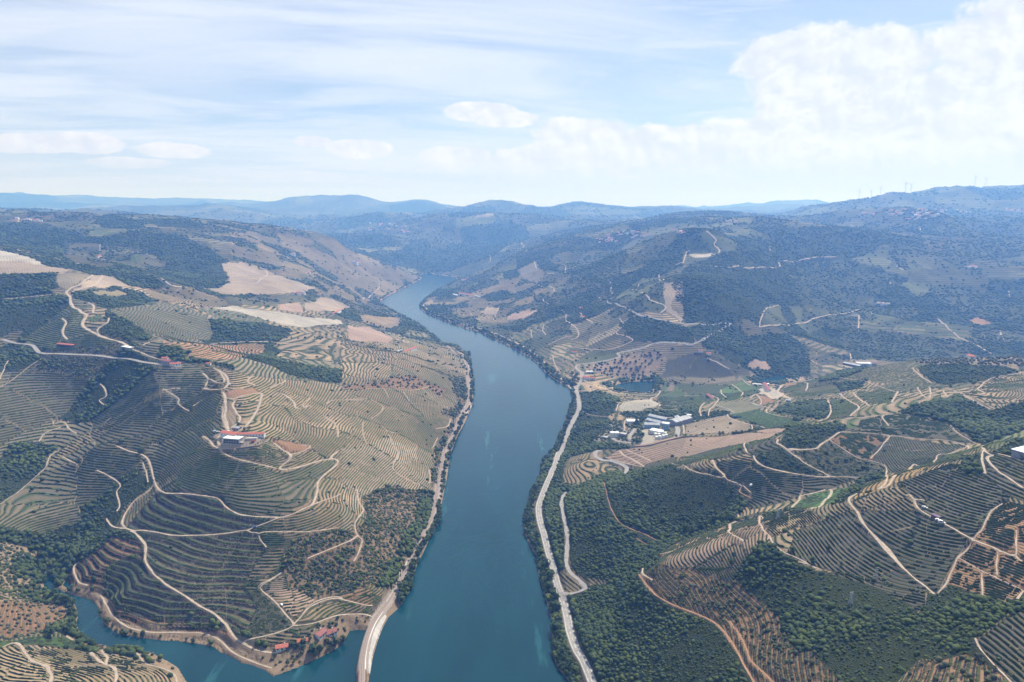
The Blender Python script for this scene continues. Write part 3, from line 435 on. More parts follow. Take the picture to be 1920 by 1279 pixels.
 ('W', S_WOOD, V_D, 0, '', 'I 310,215 400,160 540,130 700,90 880,50 900,75 1000,100 1150,140 1270,190 1320,260 1270,340 1200,400 1050,450 900,510 850,550 830,590 780,640 700,680 600,720 420,700 360,670 325,600 320,500 300,380 290,280'),
 ('W', S_WOOD, V_D, 0, '', 'I 420,740 600,715 740,650 720,680 710,700 780,780 880,850 1080,920 1180,1000 1240,1090 1330,1200 1400,1330 500,1330 450,1200 400,1080 350,960 310,850 320,800'),
 ('W', S_WOOD, V_D, 0, '', 'I 1240,700 1300,600 1400,500 1480,530 1620,610 1720,650 1720,1250 1600,1100 1500,920 1400,830 1320,770'),
 ('W', S_WOOD, V_D, 0, '', 'J 0,420 150,460 330,520 480,560 650,640 800,720 870,780 920,720 930,640 1000,620 1090,575 1180,590 1350,660 1530,710 1510,790 1400,870 1270,960 1300,1060 1200,1070 1050,1110 900,1100 800,1180 700,1300 350,1300 220,1180 60,1060 0,960'),
 ('W', S_WOOD, V_D, 0, '', 'J 1510,730 1600,690 1643,640 1760,600 1760,700 1643,740 1530,800'),
 ('X', S_RED, V_G, 0, '', 'I 720,690 800,640 1000,640 1240,720 1320,770 1400,830 1500,920 1600,1100 1720,1260 1720,1340 1380,1320 1240,1090 1180,990 1080,920 880,850 780,770'), ('X', S_RED, V_G, 0, '', 'J -10,980 220,1190 350,1290 -10,1290'), ('X', S_RED, V_G, 0, '', 'J 850,1130 1050,1110 1200,1070 1300,1100 1560,1300 740,1300'),
 ('W', S_WOOD, V_D, 0, '', 'K 120,330 300,330 430,380 410,490 330,540 380,560 300,640 210,740 440,760 540,790 250,800 220,820 0,870 0,720 60,620 110,500 130,420'),
 ('W', S_WOOD, V_D, 0, '', 'E 1240,600 1350,570 1500,590 1400,610 1260,660 1240,740 1240,800 1300,830 1500,740 1600,730 1560,760 1440,800 1300,840 1250,850 1245,960 1270,1279 1200,1279 1150,1100 1125,960 1160,800 1200,700'),
 ('W', S_WOOD, V_D, 0, '', 'K 430,500 600,490 720,480 830,490 1010,450 1100,430 1090,520 960,540 700,520 620,560 620,600 560,600 600,540 500,530'),
 ('W', S_WOOD, V_D, 0, '', 'F 500,390 560,365 700,330 815,325 830,390 800,430 740,440 560,400'), ('W', S_WOOD, V_D, 0, '', 'F 570,520 700,480 860,460 930,490 880,505 800,560 740,600 600,605 560,570'), ('W', S_WOOD, V_D, 0, '', 'F 410,640 560,590 600,620 700,700 800,755 640,745 460,710 420,680'),
 ('W', S_WOOD, V_D, 0, '', 'F 1190,390 1350,350 1550,310 1640,350 1750,390 1917,340 2100,320 2100,500 1917,500 1800,530 1690,580 1640,570 1560,500 1500,460 1380,430 1250,410'), ('W', S_WOOD, V_D, 0, '', 'F 1310,150 1400,130 1600,130 1800,140 1880,165 1750,210 1500,245 1430,240 1350,190'),
 ('W', S_WOOD, V_D, 0, '', 'F 1530,700 1640,650 1720,640 1680,680 1680,750 1600,750 1550,720'), ('W', S_WOOD, V_D, 0, '', 'F 1760,620 1800,580 1917,540 2050,520 2050,650 1800,645'), ('W', S_WOOD, V_D, 0, '', 'F 840,915 930,830 960,800 1000,770 1140,735 1120,770 1000,800 960,870 920,900'), ('V', S_OLIVE, V_B, 6, '', 'F 1680,590 1800,530 1917,500 2100,480 1917,540 1760,610'),
 ('W', S_WOOD, V_D, 0, '', 'F 440,200 520,190 700,170 720,190 560,215 420,240'), ('W', S_WOOD, V_D, 0, '', 'F 760,230 850,170 1060,130 1000,170 900,210'),
 ('W', S_WOOD, V_D, 0, '', 'M -100,640 300,640 470,640 530,760 430,790 580,830 620,850 620,930 530,990 430,1060 300,1160 200,1240 150,1220 220,1150 140,1130 60,1200 -100,1200'), ('V', S_OLIVE, V_G, 6, '', 'M 200,1240 300,1160 430,1060 620,930 760,1010 730,1080 760,1140 1050,1248 1000,1300 300,1320'),
 ('W', S_WOOD, V_D, 0, '', 'M 220,480 400,490 600,530 750,560 900,580 1000,600 1290,600 1330,650 1450,710 1560,740 1280,770 1150,740 1000,660 830,650 650,600 430,570 300,510'), ('W', S_WOOD, V_D, 0, '', 'M 640,820 860,780 1000,760 1180,790 1350,850 1420,890 1350,920 1100,940 960,970 850,900 780,890 650,850'), ('B', (.2, .17, .1), V_G, 0, '', 'M 780,820 900,790 1050,790 1240,840 1000,840'),
 ('W', S_WOOD, V_D, 0, '', 'M 1000,290 1200,250 1500,280 1700,330 1900,420 2060,530 2050,640 2020,720 1800,770 1700,760 1500,700 1350,640 1280,610 1430,620 1500,540 1400,480 1250,420 1040,380'), ('W', S_WOOD, V_D, 0, '', 'M -50,230 200,240 350,250 560,240 720,270 800,340 640,360 560,450 520,490 300,440 100,400 -50,360'),
 ('W', S_WOOD, V_D, 0, '', 'M 850,190 900,130 1000,100 1120,130 1280,180 1300,220 1200,240 1000,230 920,220'), ('V', S_MAUVE, V_D, 9, '', 'M 560,470 640,360 900,370 930,490 1050,560 900,580 700,550'), ('V', S_MAUVE, V_G, 9, '', 'M 1170,500 1300,470 1480,540 1420,620 1280,600'), ('G', (.13, .17, .06), V_B, 0, '', 'M 800,260 900,250 1040,270 1030,290 860,290'), ('G', (.10, .13, .05), V_B, 0, '', 'M 1180,480 1280,460 1260,520 1180,540'),
 ('W', S_WOOD, V_D, 0, '', 'M 960,960 1100,940 1040,1000 1200,1080 1350,1200 1340,1248 1150,1220 1000,1200 880,1160 960,1080'), ('W', S_WOOD, V_D, 0, '', 'A 870,1000 920,920 1000,930 1060,960 1120,1000 1300,1030 1310,1060 1150,1020 1050,1010'),
 ('V', S_MAUVE, V_G, 8, '', 'M 970,960 1200,930 1420,890 1600,920 1850,1010 1920,1150 1920,1230 1400,1230 1340,1170 1100,1040'), ('V', S_TAN, V_G, 8, '', 'M 1290,790 1500,765 1700,765 1900,830 2080,900 2000,960 1800,930 1600,900 1450,880 1370,840'), ('G', (.12, .16, .06), V_B, 0, '', 'M 780,1040 900,1000 960,1040 850,1080'),
 ('B', S_GREY, V_G, 0, '', 'M -100,425 0,430 100,450 250,490 420,570 400,575 200,530 -100,520'), ('B', S_PALE, V_G, 0, '', 'M -100,520 200,530 420,572 640,605 600,630 300,640 -100,640'), ('B', S_PALE, V_G, 0, '', 'M 830,650 1000,670 1150,740 1100,765 860,765 700,790 620,800 700,760 790,690'), ('B', (.2, .17, .12), V_G, 0, '', 'M 480,660 640,630 820,650 700,720 600,780 520,760'),
 ('B', S_PALE, V_G, 0, '', 'A 1150,600 1220,600 1290,570 1260,500 1240,460 1350,450 1500,500 1650,560 1780,600 1650,635 1280,640 1180,620'), ('B', S_GREY, V_G, 0, '', 'A 1180,710 1300,700 1600,740 1720,760 1917,780 1917,800 1700,820 1600,810 1500,780 1350,740'), ('B', S_PALE, V_G, 0, '', 'A 1700,690 1830,650 1917,680 1960,700 1917,730 1710,725'), ('V', S_MAUVE, V_G, 8, '', 'A 1250,650 1600,640 1800,640 1690,690 1500,700 1300,690'), ('B', S_PINK, V_G, 0, '', 'A 1560,690 1690,680 1700,740 1560,720'), ('V', S_RED, V_O, 7, '', 'A 880,900 1200,915 1480,910 1480,970 1300,1000 1040,990 1060,960 960,920'),
 ('W', S_WOOD, V_D, 0, '', 'B 220,470 250,410 460,320 520,380 640,390 720,420 600,450 450,500 380,490 300,470'), ('W', S_WOOD, V_D, 0, '', 'B 590,200 700,145 860,140 870,160 760,190 650,205'), ('B', S_PALE, V_G, 0, '', 'B 740,195 850,180 870,195 760,205'),
 ('W', S_WOOD, V_D, 0, '', 'B 870,820 1000,810 1160,740 1250,730 1190,770 1060,810 1000,850'), ('W', S_WOOD, V_D, 0, '', 'B 1110,470 1300,500 1500,550 1700,480 1917,280 1917,480 1700,560 1560,640 1510,600 1480,555 1380,540 1200,510'), ('W', S_WOOD, V_D, 0, '', 'B 1280,520 1500,560 1480,600 1380,700 1260,750 1150,720 1300,640 1500,590'), ('W', S_WOOD, V_D, 0, '', 'B 1560,800 1640,760 1917,810 1990,850 1990,900 1780,900 1640,890 1600,840'), ('W', S_WOOD, V_D, 0, '', 'B 800,640 900,610 990,640 900,675 820,670'),
 ('B', S_PINK, V_G, 0, '', 'B 930,780 940,750 1060,720 1100,730 1030,770'), ('B', S_MAUVE, V_G, 0, '', 'B 1000,490 1090,450 1130,500 1150,520 1100,570 1000,540'), ('V', S_MAUVE, V_D, 10, '', 'B 1150,525 1380,540 1290,590 1110,580'), ('B', S_PALE, V_G, 0, '', 'B 770,740 820,700 890,720 850,750'), ('B', S_PALE, V_G, 0, '', 'B 1810,560 1850,570 1870,640 1850,700 1917,770 1917,790 1830,740 1810,660'), ('V', S_OLIVE, V_G, 9, '', 'B 1690,540 1790,540 1810,660 1830,740 1640,720 1560,680 1540,650'),
 ('W', S_WOOD, V_D, 0, '', 'C 0,490 300,490 530,495 640,560 600,680 500,700 400,760 300,790 0,795'), ('W', S_WOOD, V_D, 0, '', 'C 230,930 400,870 600,850 700,960 720,1070 560,1100 420,1090 360,1020'), ('B', S_PINK, V_G, 0, '', 'C 365,1020 390,1000 460,1005 490,1060 365,1050'), ('W', S_WOOD, V_D, 0, '', 'C 80,460 220,400 320,300 420,330 480,400 540,440 530,480 300,470 120,468'), ('S', (.085, .095, .055), V_G, 0, '', 'C 640,480 900,430 1100,600 1000,740 800,770 660,700'), ('V', S_OLIVE, V_G, 10, '', 'C 600,700 800,690 860,800 700,850 640,800'), ('V', S_OLIVE, V_G, 10, '', 'C 50,310 130,280 230,310 310,350 300,390 200,405 130,350'), ('B', S_GREY, V_G, 0, '', 'C 30,410 200,405 150,430 60,430'),
 ('V', S_OLIVE, V_G, 7, '', 'C 430,820 440,760 490,690 545,695 560,760 600,800'),
 ('S', (.085, .095, .055), V_D, 0, '', 'C 1390,280 1600,150 1917,180 2100,200 2100,420 1917,420 1500,470 1430,420 1600,330'), ('S', (.085, .095, .055), V_D, 0, '', 'C 960,590 1000,520 1190,510 1190,540 1100,570'), ('W', S_WOOD, V_D, 0, '', 'C 730,300 860,260 980,255 930,290 780,320'), ('S', (.085, .095, .055), V_D, 0, '', 'C 1380,590 1600,580 1917,700 1917,780 1650,760 1450,690'), ('S', (.085, .095, .055), V_D, 0, '', 'C 840,760 1000,840 1250,860 1450,940 1500,980 1200,1000 950,1000 880,900'), ('V', S_OLIVE, V_G, 10, '', 'C 1160,560 1390,570 1380,640 1290,650 1280,610'), ('V', S_OLIVE, V_G, 11, '', 'C 1060,710 1300,710 1340,740 1100,800 1030,750'), ('V', (.16,.15,.13), V_G, 10, '', 'C 1250,420 1400,420 1460,490 1380,500 1270,450'), ('B', S_RED, V_G, 0, '', 'C 1600,785 1650,765 1745,800 1680,810'), ('V', (.2,.18,.16), V_D, 12, '', 'C 1085,370 1130,350 1250,370 1240,380'),
]
def mesh_np(name, V, F, mats=(), kind=None, smooth=False, parent=None, midx=None):
    me = bpy.data.meshes.new(name); V = np.ascontiguousarray(V, np.float32); F = np.ascontiguousarray(F, np.int32)
    k = F.shape[1]; me.vertices.add(len(V)); me.vertices.foreach_set('co', V.ravel())
    me.loops.add(F.size); me.loops.foreach_set('vertex_index', F.ravel())
    me.polygons.add(len(F)); me.polygons.foreach_set('loop_start', np.arange(0, F.size, k, dtype=np.int32))
    try: me.polygons.foreach_set('loop_total', np.full(len(F), k, np.int32))
    except Exception: pass
    if smooth: me.polygons.foreach_set('use_smooth', np.ones(len(F), bool))
    for m in mats: me.materials.append(m)
    if midx is not None: me.polygons.foreach_set('material_index', np.ascontiguousarray(midx, np.int32))
    me.update(calc_edges=True)
    o = bpy.data.objects.new(name, me); C.objects.link(o)
    if kind: o['kind'] = kind
    if parent: o.parent = parent
    return o
ii = np.arange(NR * NAZ).reshape(NR, NAZ)
TF = np.stack([ii[:-1, :-1], ii[:-1, 1:], ii[1:, 1:], ii[1:, :-1]], -1).reshape(-1, 4)
# ------------------------------------------------------------------ land use laid over the terrain
NV = (NR, NAZ)
soil = np.zeros(NV + (3,), np.float32); vine = np.zeros(NV + (3,), np.float32)
phase = np.zeros(NV, np.float32); rows = np.zeros(NV, np.float32); scrub = np.zeros(NV, np.float32); kind = np.zeros(NV, 'U1')
XW = X + 3.5 * fbm(X / 23, Y / 23, 2, 77) * np.clip(RG / 900, .5, 4); YW = Y + 3.5 * fbm(X / 23, Y / 23, 2, 78) * np.clip(RG / 900, .5, 4)
# patchwork of plots for everything not traced
cs = .085
PA, PB = np.arctan2(XW, YW) / cs, np.log(np.hypot(XW, YW)) / cs
fa, fb = np.floor(PA), np.floor(PB); best = np.full(NV, 9e9); sec = np.full(NV, 9e9); ca = np.zeros(NV); cb_ = np.zeros(NV)
for i in (-1, 0, 1):
    for j in (-1, 0, 1):
        sx = fa + i; sy = fb + j
        d = (sx + .15 + .7 * hash2(sx, sy, 5) - PA) ** 2 + (sy + .15 + .7 * hash2(sx, sy, 6) - PB) ** 2
        m = d < best; sec = np.where(m, best, np.minimum(sec, d)); best = np.where(m, d, best); ca = np.where(m, sx, ca); cb_ = np.where(m, sy, cb_)
h1, h2, h3 = hash2(ca, cb_, 41), hash2(ca, cb_, 42), hash2(ca, cb_, 43)
right = np.clip(.5 + (np.arctan2(X, Y) + .02) / .25, 0, 1); farw = np.clip((RG - 1500) / 1500, 0, 1)
pv = np.where(farw > .5, .50 - .14 * right, .86); pw = np.where(farw > .5, .26 + .14 * right, .08)
k_ = np.where(h1 < pv, 'V', np.where(h1 < pv + pw, 'W', np.where(h1 < pv + pw + np.where(farw > .5, .30, .115), 'S', 'B')))
kind[:] = k_
def c3(t): return np.array(t, np.float32)
dfl = c3(S_MAUVE) * (1 - h2[..., None]) + c3(S_TAN) * h2[..., None]
dfl = np.where(farw[..., None] > .5, (dfl * (.5 - .2 * right[..., None]) + (.5 + .2 * right[..., None]) * c3(S_OLIVE) * (.6 + .6 * h3[..., None])) * (.95 - .2 * right[..., None]), dfl)
sub_ = hash2(np.floor(PA * 3.1 + .5 * fbm(X / 240, Y / 240, 2, 44)), np.floor(PB * 2.6 + .5 * fbm(X / 240, Y / 240, 2, 45)), 46)
dfl = dfl * np.where(farw > .3, .62 + .75 * sub_, 1)[..., None]
leftv = ((np.arctan2(X, Y) < -.25) & (RG < 1500))[..., None]
dfl = np.where(leftv, c3(S_MAUVE) * (.8 + .35 * h2[..., None]), dfl)
soil[:] = np.where((kind == 'W')[..., None], c3(S_WOOD), np.where((kind == 'B')[..., None], c3(S_TAN) * (.8 + .4 * h3[..., None]), dfl))
vine[:] = c3(V_G) * (.8 + .5 * h3[..., None])
spc = np.clip(np.exp((cb_ + .5) * cs) * .0046, 3.0, 40) * (.9 + .3 * h2)
phase[:] = Z / (spc * .42) + 7.3 * h1
STEP = np.zeros(NV); thin = np.zeros(NV, bool); slope = np.hypot(np.gradient(Z, axis=0) / np.gradient(RG, axis=0), np.gradient(Z, axis=1) / (RG * (az[1] - az[0])))
tr = np.clip(1 - (np.sqrt(sec) - np.sqrt(best)) / .035, 0, 1) * (h2 > .35)
soil += (tr * (kind == 'V'))[..., None] * (c3(S_TAN) - soil) * .7
def bbox(W_): return (XW > W_[:, 0].min()) & (XW < W_[:, 0].max()) & (YW > W_[:, 1].min()) & (YW < W_[:, 1].max())
for n, (k, s, v, sp0, drc, out) in enumerate(LAND):
    sp0 = sp0 * (.9 if k == 'T' else 1.25 if drc and s[0] > .28 else .52 if out[0] in 'DEL' else .76 if out[0] in 'GHAM' else .6)
    p = pts(out); a = np.roll(p, -1, 0)
    W_ = world(np.stack([p, (p + a) / 2], 1).reshape(-1, 2))
    if len(W_) < 3: print('empty outline', n, out[:30]); continue
    b = bbox(W_); m = np.zeros(NV, bool); m[b] = inside(XW[b], YW[b], W_)
    thin[m] = bool(drc) and s[0] > .28; kind[m] = k; soil[m] = c3(s); vine[m] = c3(v)
    if k in 'XO': phase[m] = Z[m] / (2.3 if k == 'X' else 2.8)
    if k == 'V' or k == 'T':
        step = sp0 * float(np.clip(np.median(slope[m]) if m.any() else .45, .16, .55))
        if out[0] in 'DE' and k == 'V': step = 5.6 * .70 * .45
        if drc:
            q = world(pts(drc)); dx, dy = q[-1] - q[0]; L = math.hypot(dx, dy)
            phase[m] = ((X[m] - q[0, 0]) * dy - (Y[m] - q[0, 1]) * dx) / L / sp0 + .35 * fbm(X[m] / 90, Y[m] / 90, 2, 50 + n)
        else: phase[m] = Z[m] / step + (0 if out[0] in 'DE' else .37 * n) + (np.round(h1[m] * 9) * .37 if k == 'V' else 0)
        if k == 'T': STEP[m] = step
rows[kind == 'V'] = 1; rows[thin] = .55; bb = kind == 'B'; rows[bb] = .30; phase[bb] = ((X * .75 + Y * .66) / (2.0 + RG * .0018) + 1.2 * fbm(X / 120, Y / 120, 2, 55))[bb]; rows[kind == 'T'] = 1; rows[kind == 'X'] = 1; rows[kind == 'O'] = .45
plotv = (kind == 'V') | (kind == 'T')
wild = plotv & (RG > 2100) & ((sub_ > .80) | (sub_ * 7 % 1 > .86)); kind[wild] = 'S'; rows[wild] = 0; scrub[wild] = .45; soil[wild] = c3((.10, .105, .06)); plotv &= ~wild
soil *= np.where(plotv, np.where(RG > 1900, .62 + .62 * sub_, .80 + .40 * h2), 1)[..., None]; vine *= np.where(plotv, .75 + .5 * h3, 1)[..., None]
br = np.clip(1 - (np.sqrt(sec) - np.sqrt(best)) / .022, 0, 1) * (h3 > .45) * plotv * (RG < 2600); soil += br[..., None] * (c3(S_TAN) * 1.15 - soil) * .75; rows *= 1 - br
scrub[:] = np.select([kind == 'W', kind == 'S', kind == 'O', kind == 'X', kind == 'M', kind == 'D', kind == 'G', kind == 'V', kind == 'T'], [.9, .45, .1, .2, .75, .5, .35, .06, .14], 0)
rl = world_line(pts(RAIL)); RD0 = dist_line(X, Y, rl[rl[:, 1] < 900], False)
# river banks: a belt of trees and a strip of bare ground
bank = (WD < 12) & (WD > -20); soil[bank] = (.235, .175, .12)
belt = (WD > 1) & (WD < np.clip(13 + 9 * fbm(X / 60, Y / 60, 2, 91) + np.where((X > -60) & (RG < 2400), 10, 0), 4, 60)) & (RG < 5200)
belt &= ~((RD0 < 16) & (Y < 720)); rows[(WD < 9)] = 0; kind[belt & ((kind == 'V') | (kind == 'W') | (kind == 'M'))] = 'W'; rows[belt] = 0
# tone varies slowly over the land: weathering and bedrock
mot = fbm(X / 55, Y / 55, 3, 61); mot2 = fbm(X / 260, Y / 260, 3, 62)
soil *= (1 + .22 * mot + .22 * mot2)[..., None]
rows *= np.clip(1.15 + .5 * fbm(X / 30, Y / 30, 2, 63), .3, 1)
farg = np.clip((RG - 5000) / 3000, 0, 1)[..., None]; soil = soil * (1 - farg * .5) + farg * .5 * c3((.13, .14, .085)) * (.6 + .8 * sub_[..., None])
print('land', round(time.time() - T0, 1))

# walled terraces are real steps in the ground
step_m = kind == 'T'
f = phase - np.floor(phase); prof = np.where(f < .8, f * .25, .2 + (f - .8) * 4.0)
dz = np.where(step_m, (prof - f) , 0)
Z = Z + dz * STEP * np.clip(WD / 8, 0, 1)

# ------------------------------------------------------------------ roads
def ribbon(line, wid, lift, per=3):
    """strip of ground-hugging quads along a world polyline; returns verts, faces, centre points"""
    t = np.gradient(line, axis=0); t /= np.hypot(*t.T)[:, None] + 1e-9; nrm = np.stack([t[:, 1], -t[:, 0]], 1)
    offs = np.linspace(-.5, .5, per) * wid
    vary = 1 if wid > 6.5 and per == 4 else (.85 + .45 * fbm(line[:, 0] / 9, line[:, 1] / 9, 2, 7))[:, None, None]
    P = line[:, None] + nrm[:, None] * offs[None, :, None] * vary
    z = np.maximum(ground(P[..., 0], P[..., 1]), .2) + lift
    V = np.concatenate([P, z[..., None]], -1).reshape(-1, 3)
    i = np.arange(len(line) * per).reshape(len(line), per)
    F = np.stack([i[:-1, :-1], i[:-1, 1:], i[1:, 1:], i[1:, :-1]], -1).reshape(-1, 4)
    return V, F
# level the ground under every road before the strips are laid
road_lines = []
wz = np.zeros(NV); zz = np.zeros(NV)
def lay(k, wd, s):
    w_ = world(pts(s)) if isinstance(s, str) else s
    if len(w_) < 2: return None
    seg = np.hypot(*np.diff(w_, axis=0).T)
    dmean = np.hypot(*w_.mean(0))
    cut = [i + 1 for i, d in enumerate(seg) if d > max(140, dmean * .22)]
    res = []
    for part in np.split(w_, cut):
        if len(part) < 2: continue
        l = smooth_line(part, 3.0 if dmean < 2500 else 8.0)
        if len(l) > 6:                                  # wandering edges of a track graded by hand
            jit = np.stack([fbm(l[:, 0] / 25, l[:, 1] / 25, 2, 5), fbm(l[:, 0] / 25, l[:, 1] / 25, 2, 6)], 1) * (0 if k == 'asphalt' else 1.4); l = l + jit
        res.append((k, wd * (1 if k == 'asphalt' else .5 if l[:, 0].mean() > 0 and dmean < 900 else .52 if dmean < 1500 else .75), l))
    return res
for k, wd, s in ROADS:
    r = lay(k, wd, s)
    if r: road_lines += r
e = world(pts(RAIL)); rail = smooth_line(np.vstack([world(pts(RAIL2)), e[e[:, 1] < world(pts(RAIL2))[-1, 1] - 12]]), 3)
end = rail[-1] + (rail[-1] - rail[-4]) / np.hypot(*(rail[-1] - rail[-4])) * 190
rail = smooth_line(np.vstack([rail, end]), 3)
def level(lines, soft):
    """pull the ground near each line to the smoothed height of that line"""
    global Z
    num = np.zeros(NV); den = np.zeros(NV)
    for k, wd, l in lines:
        zl = np.maximum(ground(l[:, 0], l[:, 1]), 0)
        kk = 9; zl = np.convolve(np.pad(zl, kk, 'edge'), np.ones(2 * kk + 1) / (2 * kk + 1), 'valid') if len(zl) > 4 else zl
        zl = zl[:len(l)]
        half = wd / 2 + .6
        a, b = grid_idx(l[:, 0], l[:, 1]); dist = np.hypot(l[:, 0], l[:, 1])
        ra = np.ceil((half + soft) / (dist * (az[1] - az[0]))).astype(int); rb = np.ceil((half + soft) / (dist * .0031)).astype(int)
        if dist.mean() > 1900: continue
        for i in range(0, len(l)):
            j0, j1 = max(0, int(b[i]) - rb[i]), min(NR, int(b[i]) + rb[i] + 2); i0, i1 = max(0, int(a[i]) - ra[i]), min(NAZ, int(a[i]) + ra[i] + 2)
            d = np.hypot(X[j0:j1, i0:i1] - l[i, 0], Y[j0:j1, i0:i1] - l[i, 1])
            ww = np.clip(1 - (d - half) / soft, 0, 1); ww = ww ** 2 * (.02 + np.exp(-d / 3))
            num[j0:j1, i0:i1] += ww * zl[i]; den[j0:j1, i0:i1] += ww
            wz[j0:j1, i0:i1] = np.maximum(wz[j0:j1, i0:i1], np.clip(1 - (d - half) / soft, 0, 1))
    m = den > 0
    zz[m] = num[m] / den[m]
    Z[m] = Z[m] * (1 - wz[m]) + zz[m] * wz[m]
level(road_lines, 2.2)
print('roads levelled', round(time.time() - T0, 1))
# rail bed: a causeway of its own height
def carve(l, half, soft, zset):
    global Z
    a, b = grid_idx(l[:, 0], l[:, 1]); dist = np.hypot(l[:, 0], l[:, 1])
    dm = np.full(NV, 1e9); 
    for i in range(len(l)):
        if dist[i] < 180: continue
        ra = int((half + soft) / (dist[i] * (az[1] - az[0]))) + 2; rb = int((half + soft) / (dist[i] * .0031)) + 2
        j0, j1 = max(0, int(b[i]) - rb), min(NR, int(b[i]) + rb + 2); i0, i1 = max(0, int(a[i]) - ra), min(NAZ, int(a[i]) + ra + 2)
        dm[j0:j1, i0:i1] = np.minimum(dm[j0:j1, i0:i1], np.hypot(X[j0:j1, i0:i1] - l[i, 0], Y[j0:j1, i0:i1] - l[i, 1]))
    ww = np.clip(1 - (dm - half) / soft, 0, 1)
    Z = Z * (1 - ww) + zset * ww
    return dm
bridge_at = world(pts('H 909,1215 909,1216'))[0]
land_rail = rail[rail[:, 1] > bridge_at[1]]
RD = carve(land_rail, 3.6, 3.2, 5.0)
near_road = wz > .93
rows[near_road | (RD < 7)] = 0
scrub[wz > .6] *= .3
soil[(RD < 5.5)] = (.30, .26, .225)

# ------------------------------------------------------------------ materials
def mat(name, rough=.9):
    m = bpy.data.materials.new(name); m.use_nodes = True
    b = m.node_tree.nodes['Principled BSDF']; b.inputs['Roughness'].default_value = rough; b.inputs['Specular IOR Level'].default_value = .15
    return m, m.node_tree, b
class NB:
    """small helper that wires shader nodes"""
    def __init__(s, nt): s.t = nt
    def n(s, typ, ins=None, **kw):
        nd = s.t.nodes.new(typ)
        for k, v in kw.items(): setattr(nd, k, v)
        for k, v in (ins or {}).items():
            if isinstance(v, bpy.types.NodeSocket): s.t.links.new(v, nd.inputs[k])
            else: nd.inputs[k].default_value = v
        return nd
    def m(s, op, a, b=None, c=None, clamp=False):
        i = {0: a}
        if b is not None: i[1] = b
        if c is not None: i[2] = c
        return s.n('ShaderNodeMath', i, operation=op, use_clamp=clamp).outputs[0]
    def mix(s, f, a, b, mode='MIX'):
        nd = s.n('ShaderNodeMix', {0: f}, data_type='RGBA', blend_type=mode)
        for k, v in ((6, a), (7, b)):
            if isinstance(v, bpy.types.NodeSocket): s.t.links.new(v, nd.inputs[k])
            else: nd.inputs[k].default_value = tuple(v) + (1,) * (4 - len(v))
        return nd.outputs[2]
    def noise(s, vec, scale, detail=3, rough=.55):
        return s.n('ShaderNodeTexNoise', {'Vector': vec, 'Scale': scale, 'Detail': detail, 'Roughness': rough}).outputs['Fac']
    def ss(s, x, a, b, lo=0, hi=1):
        nd = s.n('ShaderNodeMapRange', {'Value': x, 'From Min': a, 'From Max': b, 'To Min': lo, 'To Max': hi}, interpolation_type='SMOOTHSTEP'); return nd.outputs[0]
    def attr(s, name, out='Fac'): return s.n('ShaderNodeAttribute', attribute_name=name).outputs[out]

M_land, nt, bs = mat('hillside_soil_and_plants', .95); N = NB(nt)
pos = N.n('ShaderNodeNewGeometry').outputs['Position']
so, vi, ph, ro, sc = N.attr('soil', 'Color'), N.attr('vine', 'Color'), N.attr('phase'), N.attr('rows'), N.attr('scrub')
n_f = N.noise(pos, .9, 4, .65); n_m = N.noise(pos, .16, 4, .6); n_l = N.noise(pos, .02, 4, .6)
fr = N.m('FRACT', N.m('ADD', ph, N.m('MULTIPLY', N.m('SUBTRACT', n_m, .5), .22)))
vmask = N.m('MULTIPLY', N.ss(fr, .06, .16), N.ss(fr, .52, .40))
gaps = N.ss(N.noise(pos, .35, 3, .7), .30, .46)
vmask = N.m('MULTIPLY', N.m('MULTIPLY', vmask, gaps), N.ss(ro, .15, .7))
bmask = N.m('MULTIPLY', N.m('MULTIPLY', N.ss(fr, .55, .68), N.ss(fr, .99, .86)), ro)
col = N.mix(N.m('MULTIPLY', N.ss(n_m, .3, .7), .35), so, N.mix(1.0, so, (.78, .80, .70), 'MULTIPLY'))
col = N.mix(N.ss(n_l, .45, .75, 0, .3), col, N.mix(1.0, col, (1.25, 1.12, .98), 'MULTIPLY'))
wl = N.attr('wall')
col = N.mix(N.m('MULTIPLY', N.m('MULTIPLY', bmask, .5), N.m('SUBTRACT', 1, wl)), col, N.mix(1.0, col, (1.5, 1.42, 1.30), 'MULTIPLY'))
green = N.m('MULTIPLY', N.ss(N.noise(pos, .045, 5, .65), .42, .64), .34)
col = N.mix(N.m('MULTIPLY', green, ro), col, (.085, .105, .045))
wall_shade = N.m('MULTIPLY', N.m('MULTIPLY', N.m('MULTIPLY', N.ss(fr, .70, .77), N.ss(fr, .995, .97)), N.m('MULTIPLY', wl, ro)), N.ss(N.noise(pos, .09, 3, .6), .38, .46))
col = N.mix(wall_shade, col, (.036, .032, .030))  # dark terrace wall stone, with the shade on the risers painted into it
tuft = N.ss(n_f, .60, .70); weeds = N.m('MULTIPLY', N.m('MULTIPLY', tuft, N.ss(n_m, .45, .62)), .5)
col = N.mix(weeds, col, (.085, .095, .045))
col = N.mix(N.m('MULTIPLY', vmask, .85), col, vi)
vor = N.n('ShaderNodeTexVoronoi', {'Vector': pos, 'Scale': .22}); 
blob = N.ss(N.m('ADD', vor.outputs['Distance'], N.m('MULTIPLY', N.m('SUBTRACT', n_f, .5), .6)), .62, .38)
sm = N.m('MULTIPLY', N.m('ADD', N.ss(sc, .55, .95), N.m('MULTIPLY', blob, N.ss(sc, .02, .35)), clamp=True), N.ss(N.m('ADD', n_m, N.m('MULTIPLY', sc, .5)), .45, .62))
wcol = N.mix(N.ss(n_f, .35, .7), (.030, .042, .018), (.062, .078, .034)); wcol = N.mix(N.ss(n_l, .4, .7, 0, .7), wcol, (.045, .060, .030))
col = N.mix(sm, col, wcol)
nt.links.new(col, bs.inputs['Base Color'])
